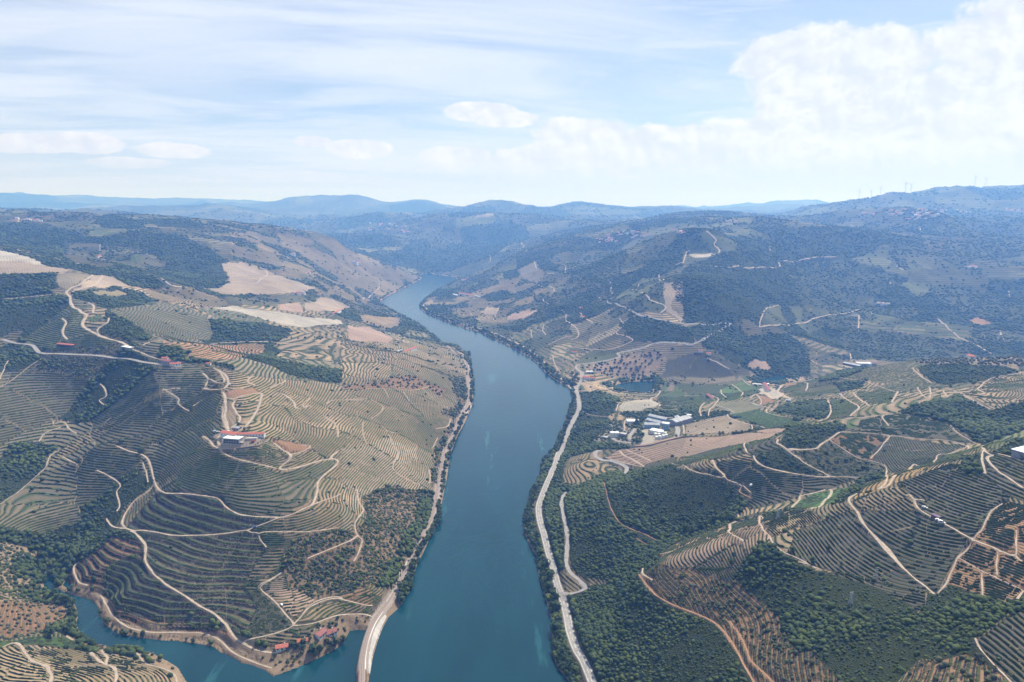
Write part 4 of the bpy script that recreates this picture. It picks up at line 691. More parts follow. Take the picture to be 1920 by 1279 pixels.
rowh = N.m('MULTIPLY', N.m('ADD', N.m('MULTIPLY', vmask, 1.3), N.m('MULTIPLY', N.m('MULTIPLY', fr, ro), .9)), 1.0)
hgt = N.m('ADD', N.m('ADD', rowh, N.m('MULTIPLY', sm, N.m('MULTIPLY', n_f, 4.0))), N.m('ADD', N.m('MULTIPLY', n_f, .5), N.m('MULTIPLY', n_m, 1.2)))
bp = N.n('ShaderNodeBump', {'Height': hgt, 'Strength': .8, 'Distance': 1.0}); nt.links.new(bp.outputs[0], bs.inputs['Normal'])

def simple(name, c1, c2=None, rough=.85, scale=.5, spec=.2, bump=0, metal=0):
    m, nt, b = mat(name, rough); b.inputs['Specular IOR Level'].default_value = spec; b.inputs['Metallic'].default_value = metal
    N = NB(nt); p = N.n('ShaderNodeNewGeometry').outputs['Position']
    c2 = c2 or tuple(x * .8 for x in c1); nz = N.noise(p, scale, 4, .6)
    nt.links.new(N.mix(N.ss(nz, .35, .65), c1, c2), b.inputs['Base Color'])
    if bump:
        bp = N.n('ShaderNodeBump', {'Height': nz, 'Strength': bump, 'Distance': .5}); nt.links.new(bp.outputs[0], b.inputs['Normal'])
    return m
M_asph = simple('weathered_asphalt', (.30, .285, .27), (.23, .22, .21), scale=.25)
M_dirt = simple('packed_dirt', (.43, .36, .285), (.32, .265, .21), scale=.3, rough=.98, spec=.05)
M_trail = simple('reddish_trail', (.34, .21, .13), (.26, .155, .10), scale=.3, rough=.98, spec=.05)
M_line = simple('road_paint', (.75, .75, .72), (.62, .62, .6))
M_conc = simple('pale_concrete', (.46, .44, .42), (.36, .345, .33), scale=.12)
M_ballast = simple('rail_ballast', (.34, .28, .245), (.24, .20, .175), scale=1.5, bump=.5)
M_rust = simple('rusty_steel', (.20, .10, .07), (.13, .07, .05), scale=2, rough=.6)
M_steel = simple('galvanised_steel', (.42, .44, .46), (.33, .35, .37), scale=.4, rough=.5, spec=.4)
M_stone = simple('schist_wall', (.17, .145, .125), (.10, .088, .08), scale=1.2, bump=.6)
M_tile = simple('clay_tile', (.46, .15, .10), (.34, .11, .08), scale=.9, rough=.8, bump=.3)
M_tile2 = simple('weathered_clay_tile', (.30, .12, .105), (.22, .10, .095), scale=.7, rough=.85, bump=.3)
M_white = simple('whitewashed_render', (.74, .73, .70), (.64, .63, .60), scale=.3)
M_roofw = simple('white_membrane_roof', (.80, .81, .82), (.72, .73, .75), scale=.15, rough=.5, spec=.3)
M_fibre = simple('grey_fibre_cement_roof', (.40, .42, .45), (.29, .31, .34), scale=.18, rough=.7, bump=.3)
M_grey = simple('grey_render', (.30, .30, .31), (.22, .22, .23), scale=.3)
M_dark = simple('dark_cladding', (.07, .07, .075), (.04, .04, .045), scale=.4, rough=.5)
M_win = simple('window_glass', (.03, .04, .05), (.02, .025, .03), rough=.12, spec=.8)
M_blue = simple('blue_steel_cladding', (.26, .35, .46), (.20, .28, .38), rough=.5, spec=.3)
M_brown = simple('red_brown_board', (.20, .07, .06), (.15, .05, .045), scale=.6)
M_purple = simple('violet_grey_sheet_roof', (.20, .15, .20), (.15, .11, .15), scale=.4)
M_door = simple('brown_door', (.12, .07, .04), (.08, .05, .03))
M_trunk = simple('bark', (.12, .09, .065), (.08, .06, .045), scale=3)
def foliage(name, a, b_, c_):
    m, nt, b = mat(name, .8); N = NB(nt); p = N.n('ShaderNodeNewGeometry').outputs['Position']
    t = N.attr('tint'); nz = N.noise(p, .9, 3, .7)
    col = N.mix(t, a, b_); col = N.mix(N.ss(nz, .5, .72, 0, .8), col, c_); nt.links.new(col, b.inputs['Base Color'])
    bp = N.n('ShaderNodeBump', {'Height': nz, 'Strength': .7, 'Distance': .8}); nt.links.new(bp.outputs[0], b.inputs['Normal'])
    return m
M_bush = foliage('scrub_foliage', (.026, .048, .017), (.098, .130, .038), (.085, .090, .045))
M_leaf = foliage('tree_foliage', (.028, .050, .018), (.075, .105, .036), (.055, .075, .028))
M_olive = foliage('olive_foliage', (.060, .072, .042), (.12, .13, .075), (.085, .095, .06))
M_vine = foliage('vine_leaves', (.040, .068, .020), (.095, .125, .040), (.08, .10, .035))
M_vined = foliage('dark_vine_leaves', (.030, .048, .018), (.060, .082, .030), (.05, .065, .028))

# water
M_water, nt, bs = mat('river_water', .10); N = NB(nt); pos = N.n('ShaderNodeNewGeometry').outputs['Position']
bs.inputs['Specular IOR Level'].default_value = .5; bs.inputs['IOR'].default_value = 1.33
big = N.noise(N.n('ShaderNodeMapping', {'Vector': pos, 'Scale': (.012, .0035, 1)}).outputs[0], 1, 4, .6)
streak = N.ss(N.noise(N.n('ShaderNodeMapping', {'Vector': pos, 'Scale': (.016, .0022, 1), 'Rotation': (0, 0, .2)}).outputs[0], 1, 7, .72), .56, .64)
nt.links.new(N.mix(N.m('MULTIPLY', streak, .75), N.mix(N.ss(big, .35, .7), (.003, .032, .042), (.005, .046, .058)), (.022, .100, .115)), bs.inputs['Base Color'])
bs.inputs['Roughness'].default_value = .16
w1 = N.noise(N.n('ShaderNodeMapping', {'Vector': pos, 'Scale': (.35, .22, 1)}).outputs[0], 1, 3, .6); w2 = N.noise(pos, .05, 3, .6)
calm = N.ss(N.noise(N.n('ShaderNodeMapping', {'Vector': pos, 'Scale': (.02, .004, 1), 'Rotation': (0, 0, .35)}).outputs[0], 1, 4, .7), .52, .60, 1, .25)
bp = N.n('ShaderNodeBump', {'Height': N.m('ADD', N.m('MULTIPLY', w1, .5), N.m('MULTIPLY', w2, .8)), 'Strength': N.m('MULTIPLY', calm, .7), 'Distance': .8}); nt.links.new(bp.outputs[0], bs.inputs['Normal'])

# ------------------------------------------------------------------ ground and water objects
V_ = np.stack([X, Y, Z], -1).reshape(-1, 3)
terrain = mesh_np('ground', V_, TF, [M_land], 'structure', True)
terrain['label'] = 'terraced hillsides either side of the river'
def put_attr(o, name, data, typ):
    a = o.data.attributes.new(name, typ, 'POINT')
    if typ == 'FLOAT_COLOR':
        d = np.ones((data.size // 3, 4), np.float32); d[:, :3] = data.reshape(-1, 3); a.data.foreach_set('color', d.ravel())
    else: a.data.foreach_set('value', np.ascontiguousarray(data, np.float32).ravel())
put_attr(terrain, 'soil', soil, 'FLOAT_COLOR'); put_attr(terrain, 'vine', vine, 'FLOAT_COLOR')
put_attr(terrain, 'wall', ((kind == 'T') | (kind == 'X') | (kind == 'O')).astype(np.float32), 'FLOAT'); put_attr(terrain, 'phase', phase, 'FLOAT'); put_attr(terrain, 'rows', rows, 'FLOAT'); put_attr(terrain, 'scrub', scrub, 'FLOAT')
mesh_np('river', np.array([[-14000, -300, 0], [14000, -300, 0], [14000, 14000, 0], [-14000, 14000, 0]]), np.array([[0, 1, 2, 3]]), [M_water], 'structure')

def tag(o, label, cat=None, group=None, kind=None):
    if label: o['label'] = label
    if cat: o['category'] = cat
    if group: o['group'] = group
    if kind: o['kind'] = kind
    return o
# roads as objects
acc = {'asphalt': [], 'dirt': [], 'trail': []}
for k, wd, l in road_lines:
    dm = np.hypot(*l.mean(0)); V, F = ribbon(l, wd, .22 if dm < 1900 else 1.2, 4 if dm < 1900 else 3); acc[k].append((V, F))
def joined(L):
    V = []; F = []; n = 0
    for v, f in L: V.append(v); F.append(f + n); n += len(v)
    return np.vstack(V), np.vstack(F)
for i, (V, F) in enumerate(acc['dirt']): V[:, 2] += .012 * (i % 9)
for i, (V, F) in enumerate(acc['asphalt']): V[:, 2] += .15 + .012 * (i % 7)
mesh_np('road', *joined(acc['asphalt']), [M_asph], 'structure', True)
mesh_np('dirt_track', *joined(acc['dirt']), [M_dirt], 'structure', True)
mesh_np('footpath', *joined(acc['trail']), [M_trail], 'structure', True)
# painted edge lines and a centre line on the riverside road
L0 = road_lines[0][2]; t = np.gradient(L0, axis=0); t /= np.hypot(*t.T)[:, None]; nn = np.stack([t[:, 1], -t[:, 0]], 1); pl = []
for off in (-3.3, 3.3):
    V, F = ribbon(L0 + nn * off, .35, .44, 2); pl.append((V, F))
for i in range(0, len(L0) - 4, 4):
    V, F = ribbon(L0[i:i + 3], .3, .44, 2); pl.append((V, F))
mesh_np('road_markings', *joined(pl), [M_line], 'structure')
# ------------------------------------------------------------------ vine rows: hedges along the rows of the near plots
def vine_rows():
    sel = (rows > .43) & ~thin & (RG < 1750) & ((kind == 'V') | (kind == 'T'))
    jmax = int(np.nonzero(sel.any(1))[0].max()) + 1
    T = ii[:jmax - 1, :-1]
    ok = sel[:jmax - 1, :-1] & sel[1:jmax, :-1] & sel[:jmax - 1, 1:] & sel[1:jmax, 1:]
    a, b, c, d = ii[:jmax - 1, :-1][ok], ii[:jmax - 1, 1:][ok], ii[1:jmax, 1:][ok], ii[1:jmax, :-1][ok]
    tri = np.vstack([np.stack([a, b, c], 1), np.stack([a, c, d], 1)])
    ph_ = phase.ravel().astype(np.float64) - .28; P = np.stack([X.ravel(), Y.ravel(), Z.ravel()], 1)
    p = ph_[tri]; lo, hi = p.min(1), p.max(1)
    tri = tri[hi - lo < 6]; p = ph_[tri]; lo, hi = p.min(1), p.max(1)
    nl = (np.floor(hi) - np.floor(lo)).astype(int); rep = np.repeat(np.arange(len(tri)), nl)
    first = np.repeat(np.cumsum(nl) - nl, nl); lev = np.floor(lo)[rep] + 1 + (np.arange(len(rep)) - first)
    tr_, pp = tri[rep], p[rep]; S = np.full((len(rep), 2, 3), np.nan); cnt = np.zeros(len(rep), int)
    for e0, e1 in ((0, 1), (1, 2), (2, 0)):
        q0, q1 = pp[:, e0], pp[:, e1]; cr = ((q0 < lev) != (q1 < lev)) & (cnt < 2)
        t = ((lev - q0) / np.where(q1 == q0, 1, q1 - q0))[:, None]
        pt = P[tr_[:, e0]] + (P[tr_[:, e1]] - P[tr_[:, e0]]) * t
        k = np.nonzero(cr)[0]; S[k, cnt[k]] = pt[k]; cnt[k] += 1
    good = cnt == 2; S = S[good]; tr_ = tr_[good]
    L = np.hypot(*(S[:, 1, :2] - S[:, 0, :2]).T); k = (L > .25) & (L < 40); S, L, tr_ = S[k], L[k], tr_[k]
    mid = S.mean(1)
    # gaps: dead vines, headlands
    g = fbm(mid[:, 0] / 7, mid[:, 1] / 7, 2, 71) + .35 * fbm(mid[:, 0] / 60, mid[:, 1] / 60, 2, 72)
    k = g > np.where(kind.ravel()[tr_[:, 0]] == 'T', -.02, -.26); return S[k], L[k], tr_[k], mid[k]
S, L, TRI, MID = vine_rows()
print('vine segments', len(S), round(time.time() - T0, 1))
dr = (S[:, 1, :2] - S[:, 0, :2]) / L[:, None]; nv = np.stack([dr[:, 1], -dr[:, 0]], 1)
dist = np.hypot(MID[:, 0], MID[:, 1])
hw = (.55 + .35 * vnoise(MID[:, 0] / 3, MID[:, 1] / 3, 81)) * np.clip(dist / 900, .55, 1.3); ht = (1.05 + .45 * vnoise(MID[:, 0] / 2.2, MID[:, 1] / 2.2, 82))
kd = kind.ravel()[TRI[:, 0]]; hw[kd == 'T'] *= 1.5; drk = (vine.reshape(-1, 3)[TRI[:, 0], 1] < .06)
ext = dr * .25
def hedge(sel, name, label, m, grp):
    if sel.sum() < 5: return
    A = S[sel, 0].copy(); B = S[sel, 1].copy(); A[:, :2] -= ext[sel]; B[:, :2] += ext[sel]
    w3 = np.concatenate([nv[sel] * hw[sel][:, None], np.zeros((sel.sum(), 1))], 1); up = np.zeros_like(A); up[:, 2] = ht[sel]
    dn = np.zeros_like(A); dn[:, 2] = -.4
    Vv = np.stack([A - w3 + dn, A - .6 * w3 + up, A + .6 * w3 + up, A + w3 + dn, B - w3 + dn, B - .6 * w3 + up, B + .6 * w3 + up, B + w3 + dn], 1).reshape(-1, 3)
    b = (np.arange(sel.sum()) * 8)[:, None]
    F = np.vstack([b + [0, 1, 5, 4], b + [1, 2, 6, 5], b + [2, 3, 7, 6]])
    o = mesh_np(name, Vv, F, [m]); tag(o, label, grp, None, 'stuff')
    tn = np.repeat(np.clip(.5 + .5 * vnoise(MID[sel, 0] / 5, MID[sel, 1] / 5, 83), 0, 1), 8); put_attr(o, 'tint', tn, 'FLOAT')
U_, V2_ = to_pic(MID[:, 0], MID[:, 1], MID[:, 2])
lft = MID[:, 0] < -20
zl = [
 (lft & (U_ < 330) & (V2_ > 1195), 'striped vine rows on the near bank at the bottom left corner', M_vined),
 (lft & (V2_ > 985) & ~((U_ < 330) & (V2_ > 1195)), 'vines on the stone-walled terraces of the promontory above the creek', M_vine),
 (lft & (V2_ <= 985) & (V2_ > 830) & (U_ >= 330), 'curving vine terraces on the slope below the hilltop winery', M_vine),
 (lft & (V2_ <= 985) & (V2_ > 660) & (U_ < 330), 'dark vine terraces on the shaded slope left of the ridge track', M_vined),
 (lft & (V2_ <= 830) & (V2_ > 660) & (U_ >= 330), 'vine terraces around and above the hilltop winery', M_vine),
 (lft & (V2_ <= 660), 'distant vine terraces behind the farmhouse on the left bank', M_vine),
 (~lft & (V2_ > 985), 'dark vine rows on the near slope at the lower right', M_vined),
 (~lft & (V2_ <= 985) & (V2_ > 860), 'vine rows on the slopes above the dark scrub hill, right of the river', M_vined),
 (~lft & (V2_ <= 860) & (V2_ > 760), 'vine rows around the warehouses and the pink ploughed field', M_vine),
 (~lft & (V2_ <= 760), 'vine rows on the low hills behind the pond', M_vine)]
for q, (m_, lb, mt) in enumerate(zl): hedge(m_, 'vine_rows', lb, mt, 'vines')

# ------------------------------------------------------------------ scrub and trees
def ico(sub):
    bm = bmesh.new(); bmesh.ops.create_icosphere(bm, subdivisions=sub, radius=1.0)
    v = np.array([p.co[:] for p in bm.verts]); f = np.array([[q.index for q in p.verts] for p in bm.faces]); bm.free(); return v, f
def lump(sub, seed, tall=1.0):
    v, f = ico(sub); r = np.random.default_rng(seed)
    nz = sum(np.maximum(0, v @ d) ** 3 * a for d, a in zip(r.normal(size=(7, 3)) / 1.7, r.uniform(.15, .55, 7)))
    v = v * (.72 + .5 * nz / (nz.max() + 1e-6) + r.uniform(-.10, .10, len(v)))[:, None]
    v[:, 2] = v[:, 2] * .8 * tall; v = v[:, :] ; v[:, 2] += .55 * tall; v[:, 2] = np.maximum(v[:, 2], -.15); return v, f
LUMPS = [lump(2, 100 + i) for i in range(6)]
COARSE = [lump(1, 200 + i) for i in range(6)]
def scatter_mesh(name, x, y, r, hs, m, label, coarse=None, cat='scrub'):
    if len(x) == 0: return
    z = ground(x, y) - .15; Vs, Fs, Ts = [], [], []; n0 = 0
    lib = COARSE if coarse is None else coarse
    pick = rng.integers(0, len(lib), len(x)); rot = rng.uniform(0, 6.28, len(x)); tint = np.clip(.42 + .45 * fbm(x / 70, y / 70, 3, 92) + rng.uniform(-.38, .38, len(x)), 0, 1)
    for k, (v, f) in enumerate(lib):
        s = np.nonzero(pick == k)[0]
        if not len(s): continue
        c, sn = np.cos(rot[s])[:, None], np.sin(rot[s])[:, None]
        vx = (v[:, 0] * c - v[:, 1] * sn) * r[s][:, None] + x[s][:, None]; vy = (v[:, 0] * sn + v[:, 1] * c) * r[s][:, None] + y[s][:, None]
        vz = v[:, 2] * (r[s] * hs[s])[:, None] + z[s][:, None]
        Vs.append(np.stack([vx, vy, vz], -1).reshape(-1, 3)); Fs.append((f[None] + (np.arange(len(s)) * len(v))[:, None, None]).reshape(-1, 3) + n0); n0 += len(s) * len(v)
        Ts.append(np.repeat(tint[s], len(v)))
    o = mesh_np(name, np.vstack(Vs), np.vstack(Fs), [m]); put_attr(o, 'tint', np.concatenate(Ts), 'FLOAT'); tag(o, label, cat, None, 'stuff'); return o
def cand(k, smin, r0, r1):
    """jittered candidates whose spacing grows with the distance"""
    out = []
    edges = [r0]
    while edges[-1] < r1:
        sp = max(smin, k * edges[-1]); n = int((AZ1 - AZ0 - R(3)) * edges[-1] / sp); a = AZ0 + R(1.5) + (np.arange(n) + rng.uniform(0, 1, n)) / n * (AZ1 - AZ0 - R(3))
        rr_ = edges[-1] + rng.uniform(0, sp, n); out.append(np.stack([rr_ * np.sin(a), rr_ * np.cos(a), np.full(n, sp)], 1)); edges.append(edges[-1] + sp)
    return np.vstack(out)
def look(F, x, y):
    a, l = grid_idx(x, y); return F[np.round(l).astype(int), np.round(a).astype(int)]
Cn = cand(.0038, 2.7, 240, 9500)
kk = look(kind, Cn[:, 0], Cn[:, 1]); wd_ = sample(WD, Cn[:, 0], Cn[:, 1]); road_w = sample(wz, Cn[:, 0], Cn[:, 1]); rdd = look(np.minimum(RD, 99), Cn[:, 0], Cn[:, 1])
dn_ = fbm(Cn[:, 0] / 30, Cn[:, 1] / 30, 3, 95); dn2 = fbm(Cn[:, 0] / 140, Cn[:, 1] / 140, 2, 96)
prob = np.select([kk == 'W', kk == 'S', kk == 'X', kk == 'D', kk == 'M'], [.80 + .5 * dn_ + .2 * dn2, .55 + .7 * dn_, .10 + .5 * dn_, .0 * dn_, .10 + 0 * dn_], 0.0)
prob *= np.clip(1.25 - np.hypot(Cn[:, 0], Cn[:, 1]) / 9000, .35, 1)
prob = np.where((kk == 'V') | (kk == 'T'), .006 + .03 * (dn_ > .38), prob)
far_v = (kk == 'V') & (np.hypot(Cn[:, 0], Cn[:, 1]) > 1700); prob = np.where(far_v, .012 + .35 * np.clip((dn_ - .22) * 3, 0, 1), prob)
keep = (rng.uniform(0, 1, len(Cn)) < prob) & (wd_ > 1.0) & (road_w < .15) & (rdd > 4.6)
Cn, kk, dn_, dn2, wd_ = Cn[keep], kk[keep], dn_[keep], dn2[keep], wd_[keep]; dC = np.hypot(Cn[:, 0], Cn[:, 1])
rad = Cn[:, 2] * rng.uniform(.42, .78, len(Cn)) * np.where(kk == 'W', 1.0 + .25 * dn_, .8) * np.where(rng.uniform(0, 1, len(Cn)) < .10, rng.uniform(1.3, 2.1, len(Cn)), 1)
sz = fbm(Cn[:, 0] / 75, Cn[:, 1] / 75, 2, 98); rad *= np.where(kk == 'W', np.clip(1 + 1.1 * sz, .55, 1.7), 1)
rad = np.where(wd_ < 28, np.maximum(rad, 2.6) * 1.15, rad)
rad = np.minimum(rad, 3.2 + dC * .0011); hs = rng.uniform(.7, 1.15, len(Cn)) * np.interp(dC, [1300, 2200], [1, .62]) * np.where(wd_ < 28, 1.3, 1)
print('bushes', len(Cn))
rt = Cn[:, 0] > 0
scr = [(rt & (dC < 700), 'dense dark scrub and small trees covering the near hillside on the right bank'), (rt & (dC >= 700) & (dC < 1300), 'dark scrub wood on the hills right of the riverside road'), (rt & (dC >= 1300), 'far woods on the right side of the valley'),
       (~rt & (dC < 1050), 'scrub and thickets on the promontory and along the creek'), (~rt & (dC >= 1050) & (dC < 2100), 'woods and scattered bushes on the left ridge'), (~rt & (dC >= 2100), 'far dark woods on the left side of the valley')]
for i, (m_, lb) in enumerate(scr): scatter_mesh('scrub', Cn[m_, 0], Cn[m_, 1], rad[m_], hs[m_], M_bush, lb, LUMPS if i in (0, 3) else None, cat='scrub')
# orchards and olive groves: small round trees in loose rows
Co = cand(.0062, 5.2, 240, 2300); ko = look(kind, Co[:, 0], Co[:, 1])
ko_ = ((ko == 'O') & (rng.uniform(0, 1, len(Co)) < .62)) | ((ko == 'X') & (rng.uniform(0, 1, len(Co)) < .30)) | ((ko == 'S') & (rng.uniform(0, 1, len(Co)) < .10))
ko_ &= (sample(wz, Co[:, 0], Co[:, 1]) < .1) & (sample(WD, Co[:, 0], Co[:, 1]) > 2); Co = Co[ko_]
for s_, lb in ((Co[:, 0] > 0, 'olive trees dotted over the dry terraces on the right bank'), (Co[:, 0] <= 0, 'olive trees dotted over the dry slopes on the left bank')):
    scatter_mesh('olive_grove', Co[s_, 0], Co[s_, 1], Co[s_, 2] * rng.uniform(.26, .42, s_.sum()), rng.uniform(.95, 1.3, s_.sum()), M_olive, lb, cat='trees')
print('scrub', round(time.time() - T0, 1))

# ------------------------------------------------------------------ single trees
def limb(bm, p, q, r0, r1, seg=6):
    d = (q - p); z = d.normalized(); x = z.orthogonal().normalized(); y = z.cross(x); ring = []
    for c, r in ((p, r0), (q, r1)): ring.append([bm.verts.new(c + (x * math.cos(t) + y * math.sin(t)) * r) for t in [2 * math.pi * i / seg for i in range(seg)]])
    for i in range(seg): bm.faces.new((ring[0][i], ring[0][(i + 1) % seg], ring[1][(i + 1) % seg], ring[1][i]))
def tree_meshes(seed, h, w, tall=False, m=None):
    r = random.Random(seed); bm = bmesh.new()
    top = Vector((r.uniform(-.3, .3), r.uniform(-.3, .3), h * .5)); limb(bm, Vector((0, 0, -.6)), top, h * .035, h * .02)
    for k in range(4):
        a = k * 1.57 + r.uniform(-.4, .4); limb(bm, top * .8, top + Vector((math.cos(a) * w * .3, math.sin(a) * w * .3, h * .22)), h * .016, h * .006, 5)
    me = bpy.data.meshes.new('trunk'); bm.to_mesh(me); bm.free(); me.materials.append(M_trunk)
    Vs, Fs, Ts = [], [], []; n0 = 0; rg = np.random.default_rng(seed)
    for k in range(15):                                  # clumps of leaves spread through the crown
        a = rg.uniform(0, 6.28); q = rg.uniform(0, 1) ** .6; zz_ = rg.uniform(.30, .92)
        env = math.sin(math.pi * min(1, (zz_ - .18) / .85)) ** .7; rc = w * .5 * env * q * .8
        v, f = COARSE[int(rg.integers(6))]; s = w * rg.uniform(.17, .27); v = v * s * np.array([1, 1, .85 if not tall else 1.3]); v = v + [math.cos(a) * rc, math.sin(a) * rc, zz_ * h - .4 * s]
        Vs.append(v); Fs.append(f + n0); Ts.append(np.full(len(v), rg.uniform(.1, .9))); n0 += len(v)
    nl = 170; th = rg.uniform(0, 6.28, nl); zz2 = rg.uniform(.25, 1.0, nl); en = np.sin(np.pi * np.clip((zz2 - .15) / .9, 0, 1)) ** .7 * w * .52 * rg.uniform(.75, 1.1, nl)
    cpt = np.stack([np.cos(th) * en, np.sin(th) * en, zz2 * h], 1); s = w * .05
    q = cpt[:, None] + rg.normal(size=(nl, 3, 3)) * s; Vs.append(q.reshape(-1, 3)); Fs.append(np.arange(nl * 3).reshape(-1, 3) + n0); Ts.append(np.repeat(rg.uniform(.2, 1, nl), 3))
    V = np.vstack(Vs); F = np.vstack(Fs); cm = bpy.data.meshes.new('crown'); cm.from_pydata(V.tolist(), [], F.tolist()); cm.materials.append(m or M_leaf)
    at = cm.attributes.new('tint', 'FLOAT', 'POINT'); at.data.foreach_set('value', np.concatenate(Ts).astype(np.float32)); return me, cm
TREES = [tree_meshes(300 + i, 9, 7.5 + (i % 3)) for i in range(5)]; TALL = [tree_meshes(400 + i, 13, 7, True) for i in range(3)]; OLV = [tree_meshes(500 + i, 5, 5.2, False, M_olive) for i in range(3)]
def tree(x, y, sc, lib, label, group, name='tree'):
    tm, cm = lib[rng.integers(len(lib))]; e = bpy.data.objects.new(name, None); C.objects.link(e)
    e.location = (x, y, float(ground(x, y))); e.rotation_euler = (0, 0, rng.uniform(0, 6.28)); e.scale = (sc, sc, sc * rng.uniform(.85, 1.15))
    for nm, me in (('trunk', tm), ('crown', cm)):
        o = bpy.data.objects.new(nm, me); C.objects.link(o); o.parent = e
    tag(e, label, 'tree', group); return e
def along(s, n, jit, world_pts=None):
    w_ = world(pts(s)) if world_pts is None else world_pts; l = smooth_line(w_, 1.0); t = np.linspace(0, len(l) - 1, n).astype(int)
    return l[t] + rng.normal(size=(n, 2)) * jit
def grove(P, s0, s1, lib, label, group, name='tree'):
    for x, y in P:
        if float(sample(WD, x, y)) < -1.5 or float(sample(wz, x, y)) > .5: continue
        tree(x, y, rng.uniform(s0, s1), lib, label, group, name)
# belts along the water: points pushed ashore from the traced banks
def shore(pp, n, off0, off1, side):
    l = smooth_line(world_line(pp), 1.0); t = np.gradient(l, axis=0); t /= np.hypot(*t.T)[:, None]; nn = np.stack([t[:, 1], -t[:, 0]], 1) * side
    k = (np.linspace(3, len(l) - 4, n) + rng.uniform(-3, 3, n)).astype(int).clip(0, len(l) - 1); return l[k] + nn[k] * rng.uniform(off0, off1, n)[:, None]
near_R = [p for p in RIVER_R if 900 < p[1] <= 1279]; mid_R = [p for p in RIVER_R if 730 < p[1] <= 905]; far_R = [p for p in RIVER_R if 560 < p[1] <= 735]
grove(shore(near_R, 58, 2, 12, -1), .75, 1.25, TREES, 'leafy tree in the belt between the near river and the asphalt road', 'trees lining the near right bank', 'riverside_tree')
grove(shore(mid_R, 34, 2, 11, -1), .8, 1.25, TREES, 'leafy tree on the right bank below the bend of the asphalt road', 'trees lining the middle right bank', 'riverside_tree')
grove(shore(far_R, 60, 3, 22, -1), .9, 1.4, TREES, 'tree in the belt along the far right bank below the dirt road', 'trees lining the far right bank', 'riverside_tree')
near_L = [p for p in RIVER_L if 900 < p[1] <= 1110]; mid_L = [p for p in RIVER_L if 660 < p[1] <= 905]
grove(shore(near_L, 30, -1, 3.5, -1), .75, 1.2, TREES, 'low leafy tree between the river and the railway', 'trees between railway and river', 'riverside_tree')
grove(shore(mid_L, 30, -1, 5, -1), .8, 1.25, TREES, 'tree on the far stretch of the left bank beside the railway', 'trees on the far left bank', 'riverside_tree')
grove(world(pts('H 1235,480 1255,520 1225,560 1270,470 1240,600')), 1.05, 1.3, TREES, 'large round tree standing at the waterline beside the railway', 'big trees at the waterline by the railway')
grove(along('H 500,1060 560,1040 640,1015 700,960 760,950', 9, 2.5), .7, 1.15, TREES, 'dark tree on the shore below the red-roofed farmhouses', 'trees on the farmhouse shore')
grove(world(pts('H 505,770 525,765 570,760 605,745 645,735 700,745 630,790 680,790 525,800')), .42, .6, TREES, 'small round dark tree in the garden above the farmhouses', 'garden trees above the farmhouses')
grove(world(pts('H 310,960 330,1000 350,975 460,915 470,1010 510,960 400,1005 200,1045 165,1060 320,1120 270,1130 610,940 650,880 620,1000')), .38, .62, TREES, 'small garden tree beside or below the farmhouses', 'garden trees below the farmhouses')
grove(along('G 560,900 600,960 690,1010 760,1020 860,1035 960,1040 1060,1060 1150,1090 1210,1130', 20, 1.5), .35, .75, TREES, 'small tree or bush on the creek bank under the promontory', 'bushes on the creek bank')
grove(along('G 1200,1140 1280,1190 1380,1200 1480,1220', 12, 2), .4, .8, TREES, 'bushy tree on the tip of the promontory', 'bushy trees on the promontory tip')
grove(along('G 290,600 270,700 330,770 380,830 420,900 430,960 400,1000 200,1010', 22, 4), .8, 1.2, TREES, 'broad dark tree at the head of the creek', 'trees at the head of the creek')
grove(along('N 535,215 640,235 720,260 790,275 860,300 930,325 1000,355 1040,370', 18, .5), .5, .62, OLV, 'small round tree in the row between the vineyard and the dark scrub hill', 'row of round trees above the scrub hill', 'olive_tree')
grove(along('E 150,60 230,120 290,160 350,212', 13, .6), .45, .62, OLV, 'small olive tree in the diagonal line climbing the left terraces', 'diagonal line of olives', 'olive_tree')
grove(along('E 60,232 140,225 240,215 330,192', 15, 1.2), .45, .62, OLV, 'small olive tree in the level line across the left terraces', 'level line of olives', 'olive_tree')
grove(along('J 1300,1100 1340,1130 1390,1160 1440,1200 1500,1250', 9, .7), .5, .65, OLV, 'round tree in the line edging the vineyard at the bottom right corner', 'line of trees at the bottom right corner', 'olive_tree')
grove(along('N 430,860 560,840 700,760 840,740 900,715', 14, 3), .85, 1.2, TREES, 'big bushy tree in the gully behind the contoured vineyard', 'big trees in the gully')
grove(world(pts('K 590,585 575,600 615,580 640,570 620,560')), .8, 1.1, TREES, 'green tree between the small white house and the warehouses', 'trees beside the warehouses')
grove(world(pts('K 905,700 980,690 1120,685')), .5, .7, TREES, 'lone small tree on the edge of the pink ploughed field', 'lone trees by the ploughed field')
grove(world(pts('K 1260,680 1285,675 1365,675 1395,670 1440,668 1380,680')), .5, .7, TREES, 'tree in the short row between the two ploughed fields', 'short row between the ploughed fields')
grove(world(pts('K 690,290 720,280 700,310 760,290 800,280 690,270 1040,275 900,270 840,275')), .7, 1.2, TREES, 'tree on the end of the pond dam', 'trees around the pond')
grove(world(pts('B 1295,1090 1310,1110 1330,1120 1300,1130 1320,1095')), 1.1, 1.5, TREES, 'tall tree by the river under the red-roofed house', 'tall trees under the red-roofed house')
grove(world(pts('L 1835,560')), .75, .8, TREES, 'lone round tree beside the pale track on the left hillside', None)
grove(world(pts('D 790,625')), .9, .95, TREES, 'lone dark tree where the track bends on the left slope', None)
grove(world(pts('D 975,850 1005,845')), .8, .95, TREES, 'dark tree beside the track above the walled terraces', 'trees above the walled terraces')
grove(world(pts('D 440,680 470,570 565,500 490,455')), .55, .7, TREES, 'single dark tree among the shaded vines on the left', 'single trees among the shaded vines')
